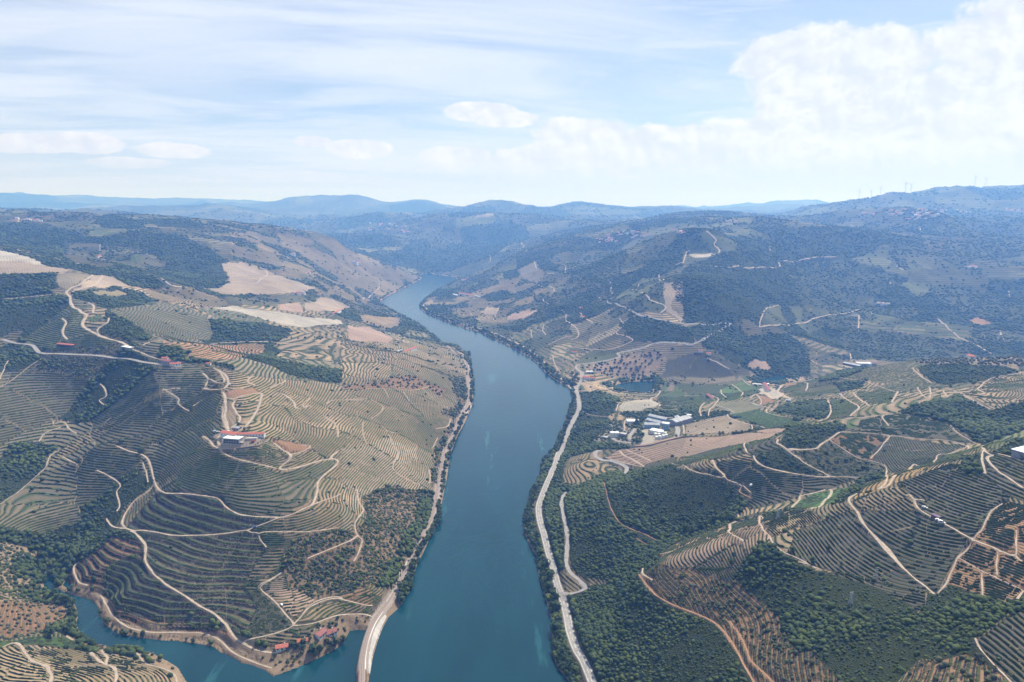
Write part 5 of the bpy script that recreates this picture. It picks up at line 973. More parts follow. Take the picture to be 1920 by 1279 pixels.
grove(world(pts('N 930,1090 910,1160 1720,1150 1520,1040')), .5, .7, TREES, 'small tree among the contoured vine rows', 'small trees among the contoured rows')
grove(world(pts('J 860,115 825,205 205,310 300,425 95,410')), .35, .5, TREES, 'small tree growing inside the dark vine rows at the lower right', 'small trees in the dark vine rows')
grove(world(pts('L 430,890 415,880 500,945 560,925 910,1045')), .35, .55, TREES, 'small tree near the hilltop winery', 'trees by the hilltop winery')
print('trees', round(time.time() - T0, 1))

# ------------------------------------------------------------------ buildings
def new_obj(name, bm, m, parent=None, mats=None):
    me = bpy.data.meshes.new(name); bm.normal_update(); bm.to_mesh(me); bm.free(); me.materials.append(m)
    for x in mats or (): me.materials.append(x)
    o = bpy.data.objects.new(name, me); C.objects.link(o)
    if parent: o.parent = parent
    return o
def box(bm, x0, x1, y0, y1, z0, z1, mi=0):
    v = [bm.verts.new(p) for p in ((x0, y0, z0), (x1, y0, z0), (x1, y1, z0), (x0, y1, z0), (x0, y0, z1), (x1, y0, z1), (x1, y1, z1), (x0, y1, z1))]
    for f in ((0, 3, 2, 1), (4, 5, 6, 7), (0, 1, 5, 4), (1, 2, 6, 5), (2, 3, 7, 6), (3, 0, 4, 7)): bm.faces.new([v[i] for i in f]).material_index = mi
def empty(name, loc, rz):
    e = bpy.data.objects.new(name, None); C.objects.link(e); e.location = loc; e.rotation_euler = (0, 0, rz); return e
def gable(bm, x0, x1, y0, y1, z, rise, along_x=True, th=.35, over=.5):
    x0 -= over; x1 += over; y0 -= over; y1 += over
    if along_x: sec = [(y0, z), ((y0 + y1) / 2, z + rise), (y1, z), (y1, z - th), ((y0 + y1) / 2, z + rise - th), (y0, z - th)]; mk = lambda s, q: (x0 if s == 0 else x1, q[0], q[1])
    else: sec = [(x0, z), ((x0 + x1) / 2, z + rise), (x1, z), (x1, z - th), ((x0 + x1) / 2, z + rise - th), (x0, z - th)]; mk = lambda s, q: (q[0], y0 if s == 0 else y1, q[1])
    a = [bm.verts.new(mk(0, q)) for q in sec]; b = [bm.verts.new(mk(1, q)) for q in sec]
    for i in range(6): bm.faces.new((a[i], a[(i + 1) % 6], b[(i + 1) % 6], b[i]))
    bm.faces.new(a[::-1]); bm.faces.new(b)
    bmesh.ops.recalc_face_normals(bm, faces=bm.faces)
def walls_bm(L, D, H, rise, along_x, roof):
    bm = bmesh.new(); box(bm, 0, L, 0, D, -6, H)
    if roof == 'gable' and rise > .5:
        if along_x:
            for x in (0.0, L): a = [bm.verts.new(p) for p in ((x, 0, H), (x, D, H), (x, D / 2, H + rise - .15))]; bm.faces.new(a)
        else:
            for y in (0.0, D): a = [bm.verts.new(p) for p in ((0, y, H), (L, y, H), (L / 2, y, H + rise - .15))]; bm.faces.new(a)
    return bm
def building(name, label, s, D, H, mw=None, mr=None, roof='gable', rise=2.0, along_x=True, win=3, door=True, group=None, cat='house', chim=True, floors=1, Lmin=0, cols=False):
    """front base line from picture points; depth D runs away from the camera"""
    q = world(pts(s)); a, b = q[0], q[-1]; d = b - a; L = max(math.hypot(*d), Lmin); rz = math.atan2(d[1], d[0])
    if abs(rz) > math.pi / 2: a = b; rz += math.pi
    nx, ny = -math.sin(rz), math.cos(rz); cx, cy = a[0] + math.cos(rz) * L / 2 + nx * D / 2, a[1] + math.sin(rz) * L / 2 + ny * D / 2
    z = float(np.mean(ground(np.array([a[0], b[0], cx]), np.array([a[1], b[1], cy])))); e = empty(name, (a[0], a[1], z + .2), rz); tag(e, label, cat, group)
    mw = mw or M_white; mr = mr or M_tile
    new_obj('wall', walls_bm(L, D, H, rise, along_x, roof), mw, e)
    bm = bmesh.new()
    if roof == 'gable': gable(bm, 0, L, 0, D, H + .15, rise, along_x)
    else: box(bm, -.6, L + .6, -.6, D + .6, H + .003, H + .45)
    r = new_obj('roof', bm, mr, e)
    if chim:
        bm = bmesh.new(); box(bm, L * .7, L * .7 + .8, D * .6, D * .6 + .8, H, H + rise + 1.1); new_obj('chimney', bm, M_white, r)
    for fl in range(floors):
        z0 = .9 + fl * 3.0
        for k in range(win):
            x = L * (k + .5) / win; ww = min(.7, L / win * .28) if not cols else L / win * .42
            if door and fl == 0 and k == win // 2:
                bm = bmesh.new(); box(bm, x - .6, x + .6, -.06, .1, 0, 2.2); new_obj('door', bm, M_door, e); continue
            bm = bmesh.new(); box(bm, x - ww, x + ww, -.05, .1, z0, z0 + (1.3 if not cols else 2.0)); new_obj('window', bm, M_win, e)
    return e, L
# hilltop winery
e, L = building('winery_building', 'flat white-roofed concrete winery on the hilltop with a dark glazed front', 'L 248,1118 432,1120', 11, 7.4, M_grey, M_roofw, 'flat', win=6, door=False, floors=2, cat='winery', chim=False, cols=True)
for zf in (3.6, .2):
    bm = bmesh.new(); box(bm, -3.2, -.02, .5, 9, zf, zf + .35); new_obj('balcony', bm, M_conc, e)
bm = bmesh.new(); box(bm, L + .02, L + 4.5, 1, 9, 2.4, 2.8); new_obj('balcony', bm, M_conc, e)
building('winery_hall', 'square tile-roofed hall joined behind the white-roofed winery', 'L 208,1032 385,1030', 10, 4.6, M_white, M_tile, rise=1.6, win=4, cat='winery hall', chim=False)
building('winery_wing', 'long narrow red-tiled wing stretching right of the white-roofed winery', 'L 400,1012 735,1046', 7, 3.6, M_white, M_tile, rise=1.5, win=9, cat='winery wing', chim=False)
building('outbuilding', 'small grey outbuilding where the two pale tracks meet above the winery', 'L 368,948 428,942', 6, 3.5, M_grey, M_fibre, rise=1.2, win=2, cat='outbuilding', chim=False)
bm = bmesh.new(); q = world(pts('L 500,1062 640,1062 660,1035 540,1028')); z = float(ground(q[:, 0], q[:, 1]).max()) + .5
top = [bm.verts.new((x, y, z)) for x, y in q]; bot = [bm.verts.new((x, y, z - 4)) for x, y in q]; bm.faces.new(top)
for i in range(4): bm.faces.new((top[i], bot[i], bot[(i + 1) % 4], top[(i + 1) % 4]))
bmesh.ops.recalc_face_normals(bm, faces=bm.faces); tag(new_obj('terrace_slab', bm, M_conc), 'pale concrete terrace in front of the long red-tiled wing', 'terrace')
# farmhouses by the creek
building('farmhouse', 'small farmhouse with a bright red roof, end of the pale road by the creek', 'H 168,1028 274,990', 6, 2.8, M_white, M_tile, rise=1.4, win=3)
building('farmhouse', 'smallest bright red-roofed farmhouse, middle of the three by the creek', 'H 354,968 440,938', 5, 2.6, M_white, M_tile, rise=1.3, win=3)
building('farmhouse', 'large farmhouse wing with a weathered dark red roof nearest the garden trees', 'H 545,925 610,868', 9, 3.2, M_white, M_tile2, rise=1.8, win=3)
building('farmhouse', 'white-walled wing of the weathered farmhouse facing the inlet', 'H 606,885 694,882', 7, 3.2, M_white, M_tile2, rise=1.7, win=4)
# the farm on the ridge and nearby
building('farmhouse', 'tall mauve-walled farmhouse on the ridge beside the asphalt road', 'A 902,1022 950,1036', 9, 5, M_grey, M_tile2, rise=2, win=4, floors=2)
building('farmhouse', 'long low red-roofed farmhouse at the end of the ridge cluster', 'A 952,1040 1014,1033', 7, 3, M_white, M_tile, rise=1.6, win=4)
building('farmhouse', 'red-roofed annexe behind the mauve farmhouse', 'A 905,1004 938,1006', 6, 3, M_white, M_tile, rise=1.5, win=2)
building('barn', 'long red-roofed barn among green vines on the upper left slope', 'A 318,932 410,932', 8, 3.6, M_dark, M_tile, rise=1.6, win=4, cat='barn', chim=False)
building('shed', 'white-roofed shed beside the pale ridge track', 'A 680,946 728,948', 8, 3.6, M_grey, M_roofw, 'flat', win=3, cat='shed', chim=False)
building('cottage', 'little red-roofed cottage above the bushes near the ridge farm', 'A 1156,1032 1180,1034', 5, 2.6, M_white, M_tile, rise=1.2, win=2, cat='cottage')
building('farmhouse', 'long red-roofed farm among the vines high above the left bank', 'B 348,954 424,952', 9, 3.6, M_white, M_tile, rise=1.8, win=5)
building('shed', 'low grey shed joined to the farm above the left bank', 'B 318,956 346,956', 7, 2.8, M_grey, M_fibre, rise=1, win=2, cat='shed', chim=False)
building('cottage', 'red-roofed cottage among the pale fields on the far left slope', 'A 1715,516 1745,518', 8, 3.5, M_white, M_tile, rise=2, win=2, cat='cottage')
building('cottage', 'long red-roofed row beside the pale field on the far left slope', 'A 1840,750 1917,745', 8, 3.5, M_white, M_tile, rise=2, win=4, cat='cottage')
building('cottage', 'white cottage in the dark vineyard on the far left hill', 'M 880,498 915,490', 9, 4, M_white, M_tile, rise=2, win=2, cat='cottage')
# right bank
building('estate_house', 'broad red-roofed estate house above the river bend', 'B 658,640 738,640', 14, 7, M_white, M_tile, rise=3, win=5, floors=2, cat='estate house')
building('estate_wing', 'low white wing on the right of the estate house', 'B 742,648 775,655', 10, 5, M_white, M_fibre, rise=2, win=3, cat='estate house')
building('estate_wing', 'pale storehouse on the left of the estate house', 'B 625,640 655,645', 9, 4, M_white, M_roofw, rise=2, win=2, cat='storehouse', chim=False)
building('villa', 'white villa with a red roof on the river side of the mountain road bend', 'B 1352,1112 1392,1118', 9, 6, M_white, M_tile, rise=2.2, win=3, floors=2, cat='villa')
building('villa', 'red-roofed wing right of the white villa', 'B 1392,1112 1426,1118', 8, 4.5, M_white, M_tile, rise=2, win=3, cat='villa')
building('villa', 'flat white house just above the red-roofed villa', 'B 1375,1078 1412,1078', 8, 4, M_white, M_roofw, 'flat', win=3, cat='villa', chim=False)
building('cottage', 'red-roofed cottage beside the winding track among the vines', 'B 1338,765 1366,770', 9, 4, M_white, M_tile, rise=2, win=2, cat='cottage')
building('cottage', 'tiny red-roofed cottage just above the winding vineyard track', 'B 1332,716 1350,716', 7, 3.5, M_white, M_tile, rise=2, win=2, cat='cottage')
building('cottage', 'red-roofed cottage at the foot of the terraced vines', 'B 1294,966 1322,966', 7, 3.5, M_white, M_tile, rise=1.8, win=2, cat='cottage')
building('cottage', 'red-roofed house on the tip of land inside the bend', 'B 672,556 694,556', 9, 4, M_white, M_tile, rise=2, win=2, cat='cottage')
building('cottage', 'pair of pink cottages above the orchard where the road climbs', 'C 85,962 112,962', 8, 4, M_white, M_tile2, rise=2, win=3, cat='cottage')
building('cottage', 'white cottage on the shoulder above the orchard', 'C 132,975 158,978', 7, 4, M_white, M_tile, rise=2, win=2, cat='cottage')
building('farmhouse', 'brown-roofed stone farmhouse beside the fork of pale tracks', 'K 1146,378 1198,384', 8, 4.2, M_stone, M_tile2, rise=2, win=3)
building('shed', 'small white shed below the fork of pale tracks', 'K 985,526 1022,528', 5, 2.6, M_white, M_roofw, 'flat', win=1, door=False, cat='shed', chim=False)
building('quarry_building', 'white and pink building in the bare yard of the quarry', 'K 1638,318 1682,322', 8, 5, M_white, M_tile2, rise=1.8, win=3, cat='works building', chim=False)
building('quarry_building', 'dark shed on the upper edge of the quarry yard', 'K 1625,278 1665,280', 7, 5, M_dark, M_roofw, 'flat', win=2, cat='works building', chim=False)
building('quarry_building', 'long low white shed on the far side of the quarry yard', 'K 1530,272 1600,276', 5, 3, M_white, M_roofw, 'flat', win=3, cat='works building', chim=False)
building('shed', 'blue-roofed shed at the edge of the dark wood', 'K 1802,412 1842,408', 6, 3.2, M_grey, M_blue, rise=1.2, win=2, cat='shed', chim=False)
building('long_warehouse', 'very long dark-roofed warehouse behind the bare olive hill', 'C 898,1030 990,1048', 16, 5, M_dark, M_fibre, rise=2, win=5, cat='warehouse', chim=False)
building('long_warehouse', 'white-roofed warehouse beside the long dark one behind the olive hill', 'C 982,1032 1060,1036', 16, 5.5, M_white, M_roofw, 'flat', win=5, cat='warehouse', chim=False)
building('long_warehouse', 'pinkish annexe on the end of the white-roofed warehouse', 'C 1055,1030 1086,1032', 12, 6, M_white, M_tile2, rise=2, win=2, cat='warehouse', chim=False)
building('villa', 'red-roofed villa on the crest among the round olive trees', 'C 1622,994 1660,996', 12, 4, M_white, M_tile, rise=2.4, win=4, cat='villa')
building('red_shed', 'red-brown shed with a violet-grey roof beside the track in the near vineyard', 'F 1392,990 1436,1003', 3.2, 2.4, M_brown, M_purple, rise=.5, win=2, cat='shed', chim=False)
building('vineyard_store', 'big white-roofed store half out of frame above the near vines', 'F 1912,655 1985,622', 10, 3.5, M_grey, M_roofw, 'flat', win=4, cat='store', chim=False)
# warehouses by the pink field
building('warehouse', 'rear grey-roofed warehouse with a blue front in the row of three', 'K 672,556 820,570', 13, 6, M_blue, M_fibre, rise=2.6, win=6, door=False, cat='warehouse', chim=False)
building('warehouse', 'middle grey-roofed warehouse of the row of three', 'K 655,590 776,600', 12, 6, M_blue, M_fibre, rise=2.6, win=5, door=False, cat='warehouse', chim=False)
building('warehouse', 'front grey-roofed warehouse with a pale blue front, lowest of the row of three', 'K 644,630 770,622', 12, 6.5, M_blue, M_fibre, rise=2.8, win=6, door=True, cat='warehouse', chim=False)
building('warehouse', 'tallest warehouse with its ridge end facing the river, right of the three', 'K 838,604 902,608', 46, 9, M_grey, M_fibre, rise=3, along_x=False, win=3, cat='warehouse', chim=False)
building('warehouse', 'narrow grey warehouse at the right end of the complex', 'K 908,604 950,600', 36, 7, M_grey, M_fibre, rise=2.5, along_x=False, win=2, cat='warehouse', chim=False)
building('plant_block', 'tall flat-roofed blue and white block in the middle of the warehouses', 'K 785,640 838,640', 9, 12, M_blue, M_roofw, 'flat', win=3, door=False, floors=3, cat='plant block', chim=False)
building('plant_block', 'low white flat-roofed block in front of the warehouses', 'K 686,672 778,674', 13, 5.5, M_white, M_roofw, 'flat', win=5, cat='plant block', chim=False)
building('store', 'white gable-roofed store standing alone left of the warehouses', 'K 503,592 600,580', 12, 4.5, M_white, M_roofw, rise=2.5, win=4, cat='store', chim=False)
building('pump_house', 'grey box-shaped pump house beside the round tanks', 'K 440,694 486,694', 7, 5, M_grey, M_conc, 'flat', win=2, cat='pump house', chim=False)
building('pump_house', 'small blue-grey hut at the end of the bare yard', 'K 295,712 335,712', 6, 3, M_blue, M_fibre, 'flat', win=2, cat='hut', chim=False)
def tank(s, r, h, label, group=None, m=None):
    q = world(pts(s))[0]; e = empty('storage_tank', (q[0], q[1], float(ground(*q)) - .3), 0); tag(e, label, 'tank', group)
    bm = bmesh.new(); bmesh.ops.create_cone(bm, cap_ends=True, segments=20, radius1=r, radius2=r, depth=h + 2); bmesh.ops.translate(bm, verts=bm.verts, vec=(0, 0, h / 2 - 1)); new_obj('tank_wall', bm, m or M_white, e)
    bm = bmesh.new(); bmesh.ops.create_cone(bm, cap_ends=True, segments=20, radius1=r * 1.03, radius2=r * .15, depth=r * .35); bmesh.ops.translate(bm, verts=bm.verts, vec=(0, 0, h + r * .175 + .01)); new_obj('tank_roof', bm, M_roofw, e)
    for z in (h * .33, h * .66):
        bm = bmesh.new(); bmesh.ops.create_cone(bm, cap_ends=False, segments=20, radius1=r * 1.02, radius2=r * 1.02, depth=.15); bmesh.ops.translate(bm, verts=bm.verts, vec=(0, 0, z)); new_obj('hoop', bm, M_steel, e)
tank('K 383,694', 5, 9, 'left white round tank of the pair in the bare yard'); tank('K 415,690', 5, 8, 'right white round tank of the pair in the bare yard')
for s in ('K 735,690', 'K 762,692', 'K 790,676', 'K 815,682', 'K 742,716', 'K 770,712', 'K 798,706', 'K 822,700'): tank(s, 2.6, 6, 'white vat in the cluster below the low white block', 'vats beside the warehouses')

# village houses: one of each kind, then copies
def village_proto(L, D, H, mr, mw):
    e = empty('village_house', (0, 0, 0), 0); new_obj('wall', walls_bm(L, D, H, 2.2, True, 'gable'), mw, e); bm = bmesh.new(); gable(bm, 0, L, 0, D, H + .15, 2.2); new_obj('roof', bm, mr, e); return e
protos = [village_proto(14, 11, 6, M_tile, M_white), village_proto(18, 12, 7, M_tile2, M_white), village_proto(12, 12, 8, M_fibre, M_white), village_proto(16, 10, 5, M_tile, M_white)]
used = [False] * 4
def put_house(x, y, sc, label, group):
    k = int(rng.integers(4)); src = protos[k]; kids = [c for c in C.objects if c.parent == src] if not hasattr(put_house, 'k') else put_house.k[k]
    if not used[k]: e = src; used[k] = True
    else:
        e = src.copy(); C.objects.link(e)
        for c in kids:
            d = c.copy(); C.objects.link(d); d.parent = e
    e.location = (x, y, float(ground(x, y)) + .5); e.rotation_euler = (0, 0, rng.uniform(-.7, .7)); e.scale = (sc,) * 3; tag(e, label, 'house', group)
put_house.k = [[c for c in C.objects if c.parent == p] for p in protos]
VILL = [('M', (100, 150, 360, 176), 12, 1.0, 'village house on the crest of the upper left plateau', 'village on the left plateau'), ('C', (1000, 183, 1065, 190), 5, 1.5, 'white house where the right mountain ridge begins', 'hamlet at the foot of the far ridge'),
        ('C', (1140, 160, 1640, 195), 44, 1.5, 'house in the long village strung below the wind turbines', 'village below the wind turbines'), ('C', (1250, 195, 1420, 220), 14, 1.3, 'red-roofed house on the lower edge of the long far village', 'lower edge of the far village'), ('C', (1785, 155, 1885, 178), 9, 1.5, 'house of the far hamlet at the right edge', 'hamlet at the right edge'),
        ('B', (1410, 325, 1560, 346), 12, 1.2, 'house in the village high on the right ridge above the bend', 'village on the right ridge'), ('B', (1480, 285, 1720, 325), 20, 1.2, 'house strung along the crest of the right ridge', 'houses along the right crest'), ('B', (1850, 284, 1917, 296), 6, 1.2, 'house at the top of the dark wooded ridge', 'hamlet above the wood'),
        ('B', (140, 240, 380, 290), 16, 1.8, 'house in the far village on the hill beyond the bend', 'village beyond the bend'), ('B', (48, 458, 108, 474), 5, 1.2, 'house in the hamlet on the far left bank', 'hamlet on the far left bank'), ('C', (1090, 690, 1195, 704), 5, 1.1, 'house of the hamlet among the far terraces', 'hamlet among the far terraces'),
        ('C', (1572, 482, 1640, 490), 5, 1.2, 'white house in a row across the far right slope', 'row on the far right slope'), ('A', (1600, 620, 1800, 645), 6, .9, 'farm building along the edge of the pale field', 'farm by the pale field'), ('C', (240, 225, 300, 245), 5, 1.2, 'house on top of the central right hill', 'hamlet on the right hill'), ('A', (1590, 400, 1640, 418), 3, 1.0, 'red-roofed house behind the dark far wood', 'houses behind the far wood')]
for c_, (x0, y0, x1, y1), n, sc, lb, gp in VILL:
    ox, oy, kx = WIN[c_]
    for _ in range(n):
        fx = rng.uniform(0, 1); q = world(np.array([[(x0 + (x1 - x0) * fx) / kx + ox, (y0 + (y1 - y0) * rng.uniform(0, 1)) / kx + oy]]))
        if len(q): put_house(q[0, 0], q[0, 1], sc * rng.uniform(.7, 1.15), lb, gp)
for k in range(4):
    if not used[k]:
        for c in put_house.k[k] + [protos[k]]: bpy.data.objects.remove(c)

# ------------------------------------------------------------------ vehicles
def vehicle(s, m, label, name='parked_car', van=False, rz=None, off=0):
    q = world(pts(s)); p = q[0]; rz = rz if rz is not None else 0.3
    L_, W_2, H_ = (5.2, 2.0, 2.3) if van else (4.3, 1.8, 1.45); e = empty(name, (p[0], p[1], float(ground(*p)) + .5), rz); tag(e, label, 'van' if van else 'car')
    prof = [(-L_ / 2, .35), (-L_ / 2, H_ * .95 if van else .9), (-L_ * .42, H_) if van else (-L_ * .40, .95), (-L_ * .27, H_), (L_ * .12, H_), (L_ * .30, 1.0 if not van else 1.3), (L_ / 2, .85 if not van else 1.0), (L_ / 2, .35)]
    bm = bmesh.new(); a = [bm.verts.new((x, -W_2 / 2, z)) for x, z in prof]; b = [bm.verts.new((x, W_2 / 2, z)) for x, z in prof]; n = len(prof)
    for i in range(n): bm.faces.new((a[i], a[(i + 1) % n], b[(i + 1) % n], b[i]))
    bm.faces.new(a[::-1]); bm.faces.new(b); bmesh.ops.recalc_face_normals(bm, faces=bm.faces); new_obj('body', bm, m, e)
    for y in (-W_2 / 2 - .015, W_2 / 2 - .015):
        bm = bmesh.new(); box(bm, -L_ * .25, L_ * .13, y, y + .03, 1.0, H_ - .12); new_obj('side_window', bm, M_win, e)
    bm = bmesh.new(); x0, x1 = L_ * .14, L_ * .29; z0 = 1.05 if not van else 1.38; v = [bm.verts.new(t) for t in ((x0 + .02, -W_2 * .42, H_ - .03), (x1 + .02, -W_2 * .42, z0), (x1 + .02, W_2 * .42, z0), (x0 + .02, W_2 * .42, H_ - .03))]; bm.faces.new(v); new_obj('windscreen', bm, M_win, e)
    for x in (-L_ * .3, L_ * .3):
        for y in (-W_2 / 2, W_2 / 2):
            bm = bmesh.new(); bmesh.ops.create_cone(bm, cap_ends=True, segments=12, radius1=.34, radius2=.34, depth=.22, matrix=Matrix.Translation((x, y, .34)) @ Matrix.Rotation(math.pi / 2, 4, 'X')); new_obj('wheel', bm, M_dark, e)
M_carw = simple('white_car_paint', (.8, .8, .8), (.76, .76, .77), rough=.3, spec=.5); M_card = simple('dark_car_paint', (.05, .05, .07), (.04, .04, .05), rough=.3, spec=.5); M_carb = simple('blue_car_paint', (.05, .12, .35), (.04, .1, .3), rough=.3, spec=.5); M_caro = simple('orange_machine_paint', (.5, .12, .05), (.4, .1, .04), rough=.4)
vehicle('L 90,1042', M_card, 'dark car parked on the loop of track left of the winery'); vehicle('L 150,962', M_carw, 'white van left of the winery yard', 'parked_van', True, .1); vehicle('L 185,965', M_carw, 'white car beside the van in the winery yard', rz=.2); vehicle('L 320,966', M_carw, 'white van behind the tiled hall', 'parked_van', True, -.1)
vehicle('L 332,396', M_carw, 'white van on the pale ridge track above the vines', 'parked_van', True, 1.2); vehicle('L 602,1082', M_caro, 'orange digger-coloured truck on the bare terrace', 'parked_truck', True, .2); vehicle('G 1428,412', M_carb, 'blue car on the track above the walled terraces', rz=.3)
vehicle('E 1312,484', M_carw, 'white car driving on the riverside road', 'moving_car', rz=1.2); vehicle('F 1452,1024', M_carw, 'white van on the track below the red-brown shed', 'parked_van', True, -.6); vehicle('F 1432,1008', M_carw, 'white car just beside the red-brown shed', rz=-.5); vehicle('F 1357,938', M_carw, 'white car on the track above the red-brown shed', rz=-.9)
vehicle('I 1342,178', M_carw, 'white pickup between the vines above the row of round trees', 'parked_van', True, .8); vehicle('H 218,618', M_carw, 'white car on the track between the dry and the leafy vineyard', rz=2.2)

# ------------------------------------------------------------------ railway
rr_ = rail[np.hypot(rail[:, 0], rail[:, 1]) > 150]
rt_ = empty('railway', (float(rr_[0, 0]), float(rr_[0, 1]), 5.0), 0); tag(rt_, 'single-track railway running along the left bank of the river', 'railway')
def flat_strip(line, offs, zs):
    t = np.gradient(line, axis=0); t /= np.hypot(*t.T)[:, None] + 1e-9; nn = np.stack([t[:, 1], -t[:, 0]], 1)
    P = line[:, None] + nn[:, None] * np.array(offs)[None, :, None]; V = np.concatenate([P, np.broadcast_to(np.array(zs)[None, :, None], P.shape[:2] + (1,))], -1).reshape(-1, 3)
    k = len(offs); i = np.arange(len(line) * k).reshape(len(line), k); return V, np.stack([i[:-1, :-1], i[:-1, 1:], i[1:, 1:], i[1:, :-1]], -1).reshape(-1, 4)
org = np.array([rr_[0, 0], rr_[0, 1], 5.0])
def rpart(name, V, F, m): return mesh_np(name, V - org, F, [m], parent=rt_)
for s in (-.72, .72):
    V, F = flat_strip(rr_, [s - .09, s - .08, s + .08, s + .09], [5.55, 5.82, 5.82, 5.55]); rpart('rail', V, F, M_rust)
tt = np.gradient(rr_, axis=0); tt /= np.hypot(*tt.T)[:, None]; nn = np.stack([tt[:, 1], -tt[:, 0]], 1); sl = slice(0, len(rr_), 1)
c0, t0, n0_ = rr_[sl], tt[sl] * .16, nn[sl] * 1.3
V = np.stack([np.c_[c0 - t0 - n0_, np.full(len(c0), 5.64)], np.c_[c0 + t0 - n0_, np.full(len(c0), 5.64)], np.c_[c0 + t0 + n0_, np.full(len(c0), 5.64)], np.c_[c0 - t0 + n0_, np.full(len(c0), 5.64)]], 1).reshape(-1, 3)
Vb, Fb = flat_strip(rr_, [-3.0, -1.9, 1.9, 3.0], [5.0, 5.55, 5.55, 5.0]); nb_ = len(Fb)
ob = rpart('track_bed', np.vstack([Vb, V]), np.vstack([Fb, np.arange(len(V)).reshape(-1, 4) + len(Vb)]), M_ballast); ob.data.materials.append(M_conc); ob.data.polygons.foreach_set('material_index', np.r_[np.zeros(nb_), np.ones(len(V) // 4)].astype(np.int32))
# bridge carrying the line over the mouth of the creek
bl = rr_[(rr_[:, 1] < bridge_at[1] + 3)]
be = empty('railway_bridge', (float(bl[0, 0]), float(bl[0, 1]), 0), 0); tag(be, 'brown-railed railway bridge across the mouth of the creek', 'bridge'); bo = np.array([bl[0, 0], bl[0, 1], 0])
V, F = flat_strip(bl, [-3.4, -3.4, 3.4, 3.4], [4.1, 4.95, 4.95, 4.1]); mesh_np('deck', V - bo, F, [M_conc], parent=be)
for s in (-3.5, 3.5): V, F = flat_strip(bl, [s - .15, s - .15, s + .15, s + .15], [3.2, 6.0, 6.0, 3.2]); mesh_np('girder', V - bo, F, [M_rust], parent=be)
for i in range(6, len(bl), 14):
    bm = bmesh.new(); box(bm, -1.4, 1.4, -3.6, 3.6, -8, 4.1); o = new_obj('pier', bm, M_stone, be); o.location = Vector((*bl[i], 0)) - Vector(bo); o.rotation_euler = (0, 0, math.atan2(tt[i, 1], tt[i, 0]))
# stone facing of the causeway and its white kerb
inn = smooth_line(world_line(pts('H 1088,706 1022,812 968,950 942,1080 935,1208')), 3); outw = smooth_line(world_line(pts('H 1122,728 1062,862 1002,1050 974,1212')), 3)
n = 60; A = inn[np.linspace(0, len(inn) - 1, n).astype(int)]; B = outw[np.linspace(0, len(outw) - 1, n).astype(int)]
V = np.vstack([np.c_[A, np.full(n, 4.9)], np.c_[A * .3 + B * .7, np.full(n, 2.6)], np.c_[B, np.full(n, .5)], np.c_[B, np.full(n, -2.)], np.c_[A, np.full(n, -2.)]]); i = np.arange(n * 5).reshape(5, n)
F = np.stack([i[:-1, :-1], i[:-1, 1:], i[1:, 1:], i[1:, :-1]], -1).reshape(-1, 4); F = np.vstack([F, [[i[0, -1], i[1, -1], i[2, -1], i[3, -1]]]])
em = empty('stone_embankment', (*A[0], 0), 0); tag(em, 'pale stone embankment sloping from the railway into the river', 'embankment')
o_ = np.array([A[0, 0], A[0, 1], 0]); mesh_np('stone_facing', V - o_, F, [M_conc], parent=em)
kb = inn; V, F = flat_strip(kb, [-.3, -.3, .3, .3], [4.6, 5.4, 5.4, 4.6]); mesh_np('kerb', V - o_, F, [M_roofw], parent=em)
def rail_wall(s, lab, zt=6.3, half=.5, name='retaining_wall', m=None):
    l = smooth_line(world(pts(s)), 2.0); V, F = flat_strip(l, [-half, -half, half, half], [0, 0, 0, 0]); g = ground(V[:, 0], V[:, 1]); V[:, 2] = g + np.tile([-2, (zt - 5) * .55, (zt - 5) * .55, -2], len(l)); tag(mesh_np(name, V, F, [m or M_conc]), lab, 'wall')
rail_wall('H 1188,478 1150,535 1112,596', 'white wall beside the railway under the rocky slope', 7)
rail_wall('E 600,640 592,690 584,735', 'white wall at the waterline below the middle of the railway', 6.5, .4)
rail_wall('E 728,362 700,405', 'pale ramp wall where the railway meets the water', 6, 1.2, m=M_conc)
rail_wall('H 1290,250 1275,290', 'pale boulder wall above the railway', 8, .8); rail_wall('H 1228,335 1218,360', 'small white wall beside the railway cutting', 7, .8); rail_wall('H 1400,78 1392,100', 'uppermost small white wall beside the railway', 7, .8)
rail_wall('L 395,1165 500,1155 640,1138 700,1110 760,1062', 'stone wall holding the winery terrace', 8, .5, m=M_stone)
rail_wall('K 520,796 560,780 700,765 850,725 960,700 1080,690', 'dark stone wall crossing the pink ploughed field', 8, .9, 'field_wall', M_stone)

# ------------------------------------------------------------------ pylons and wind turbines
def strut(bm, a, b, r): limb(bm, Vector(a), Vector(b), r, r, 4)
def pylon(s, h, label):
    q = world(pts(s))[0]; e = empty('power_pylon', (q[0], q[1], float(ground(*q)) - .3), rng.uniform(0, 1)); tag(e, label, 'pylon')
    w0, w1 = h * .11, h * .025
    for sx in (-1, 1):
        for sy in (-1, 1):
            bm = bmesh.new(); strut(bm, (sx * w0, sy * w0, 0), (sx * w1, sy * w1, h), .13); new_obj('leg', bm, M_steel, e)
    bm = bmesh.new(); n = 6
    for k in range(n):
        za, zb = h * k / n, h * (k + 1) / n; wa, wb = w0 + (w1 - w0) * k / n, w0 + (w1 - w0) * (k + 1) / n
        for (ax, ay), (bx, by) in (((-1, -1), (1, -1)), ((1, -1), (1, 1)), ((1, 1), (-1, 1)), ((-1, 1), (-1, -1))): strut(bm, (ax * wa, ay * wa, za), (bx * wb, by * wb, zb), .06); strut(bm, (bx * wa, by * wa, za), (ax * wb, ay * wb, zb), .06)
    new_obj('lattice', bm, M_steel, e)
    for z in (h * .82, h * .96):
        bm = bmesh.new(); strut(bm, (-h * .17, 0, z), (h * .17, 0, z), .12); new_obj('cross_arm', bm, M_steel, e)
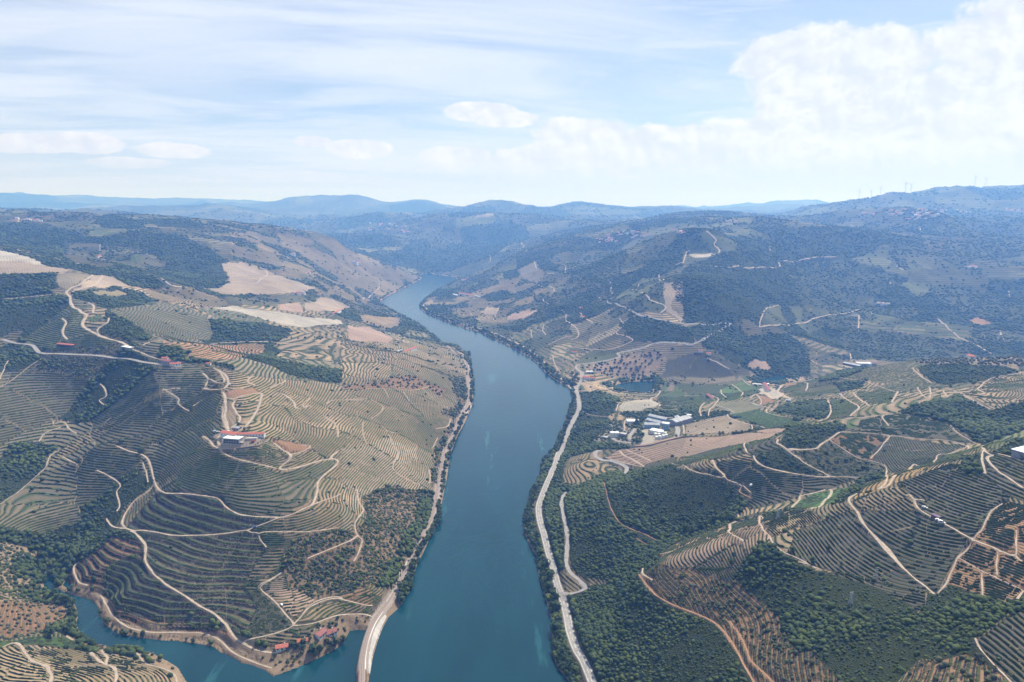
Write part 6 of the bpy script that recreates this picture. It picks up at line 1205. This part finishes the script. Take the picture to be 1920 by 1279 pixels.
pylon('J 553,528', 11, 'grey lattice pylon among the dark vine rows'); pylon('J 368,712', 11, 'grey lattice pylon standing in the dark scrub'); pylon('N 1372,712', 12, 'slim lattice pylon behind the straight-rowed vines'); pylon('I 1900,830', 9, 'slim pylon at the edge of the lower scrub')
def turbine(u, k, label):
    v = np.linspace(330, 420, 181); x, y = hit(np.full(181, u), v); m = ~np.isnan(x)
    if not m.any(): return
    i = np.nonzero(m)[0][0]; p = (float(x[i]) , float(y[i])); h = k; e = empty('wind_turbine', (*p, float(ground(*p)) - 1), rng.uniform(-.4, .4) + math.pi); tag(e, label, 'wind turbine', None)
    bm = bmesh.new(); limb(bm, Vector((0, 0, 0)), Vector((0, 0, h)), 2.2, 1.4, 10); new_obj('tower', bm, M_white, e)
    bm = bmesh.new(); box(bm, -2, 2, -3, 7, h, h + 4); new_obj('nacelle', bm, M_white, e)
    a0 = rng.uniform(0, 2)
    bm = bmesh.new(); bmesh.ops.create_icosphere(bm, subdivisions=1, radius=2.4, matrix=Matrix.Translation((0, -4.2, h + 2))); new_obj('hub', bm, M_white, e)
    for j in range(3):
        a = a0 + j * 2.094; d = Vector((math.cos(a), 0, math.sin(a))); bm = bmesh.new(); c = Vector((0, -4.6, h + 2)); limb(bm, c + d * 1.5, c + d * k * .56, 1.3, .4, 6); new_obj('blade', bm, M_white, e)
for u, k, lb in ((1610, 74, 'leftmost wind turbine on the right mountain ridge'), (1633, 60, 'short wind turbine second from the left on the ridge'), (1650, 70, 'third wind turbine from the left on the ridge'), (1697, 86, 'left one of the close pair of wind turbines'), (1707, 80, 'right one of the close pair of wind turbines'), (1827, 92, 'wind turbine left of the last one on the ridge'), (1847, 92, 'rightmost wind turbine on the ridge')): turbine(u, k, lb)
print('objects', round(time.time() - T0, 1))
# ------------------------------------------------------------------ air
bm = bmesh.new(); bmesh.ops.create_cube(bm, size=1.0); me = bpy.data.meshes.new('haze'); bm.to_mesh(me); bm.free()
hz = bpy.data.objects.new('haze', me); C.objects.link(hz); hz['kind'] = 'stuff'; hz['label'] = 'blue summer haze filling the whole valley'
zt = max(float(Z.max()) + 130, CAM_H + 60); hz.scale = (46000, 46000, zt + 12); hz.location = (0, 0, (zt - 12) / 2)
mh = bpy.data.materials.new('haze'); mh.use_nodes = True; mh.node_tree.nodes.clear()
out = mh.node_tree.nodes.new('ShaderNodeOutputMaterial'); pv = mh.node_tree.nodes.new('ShaderNodeVolumePrincipled')
pv.inputs['Color'].default_value = (.15, .38, 1.0, 1); pv.inputs['Absorption Color'].default_value = (1, 1, 1, 1); pv.inputs['Density'].default_value = HAZE; pv.inputs['Anisotropy'].default_value = .25
mh.node_tree.links.new(pv.outputs[0], out.inputs['Volume']); me.materials.append(mh)
print('done', round(time.time() - T0, 1))
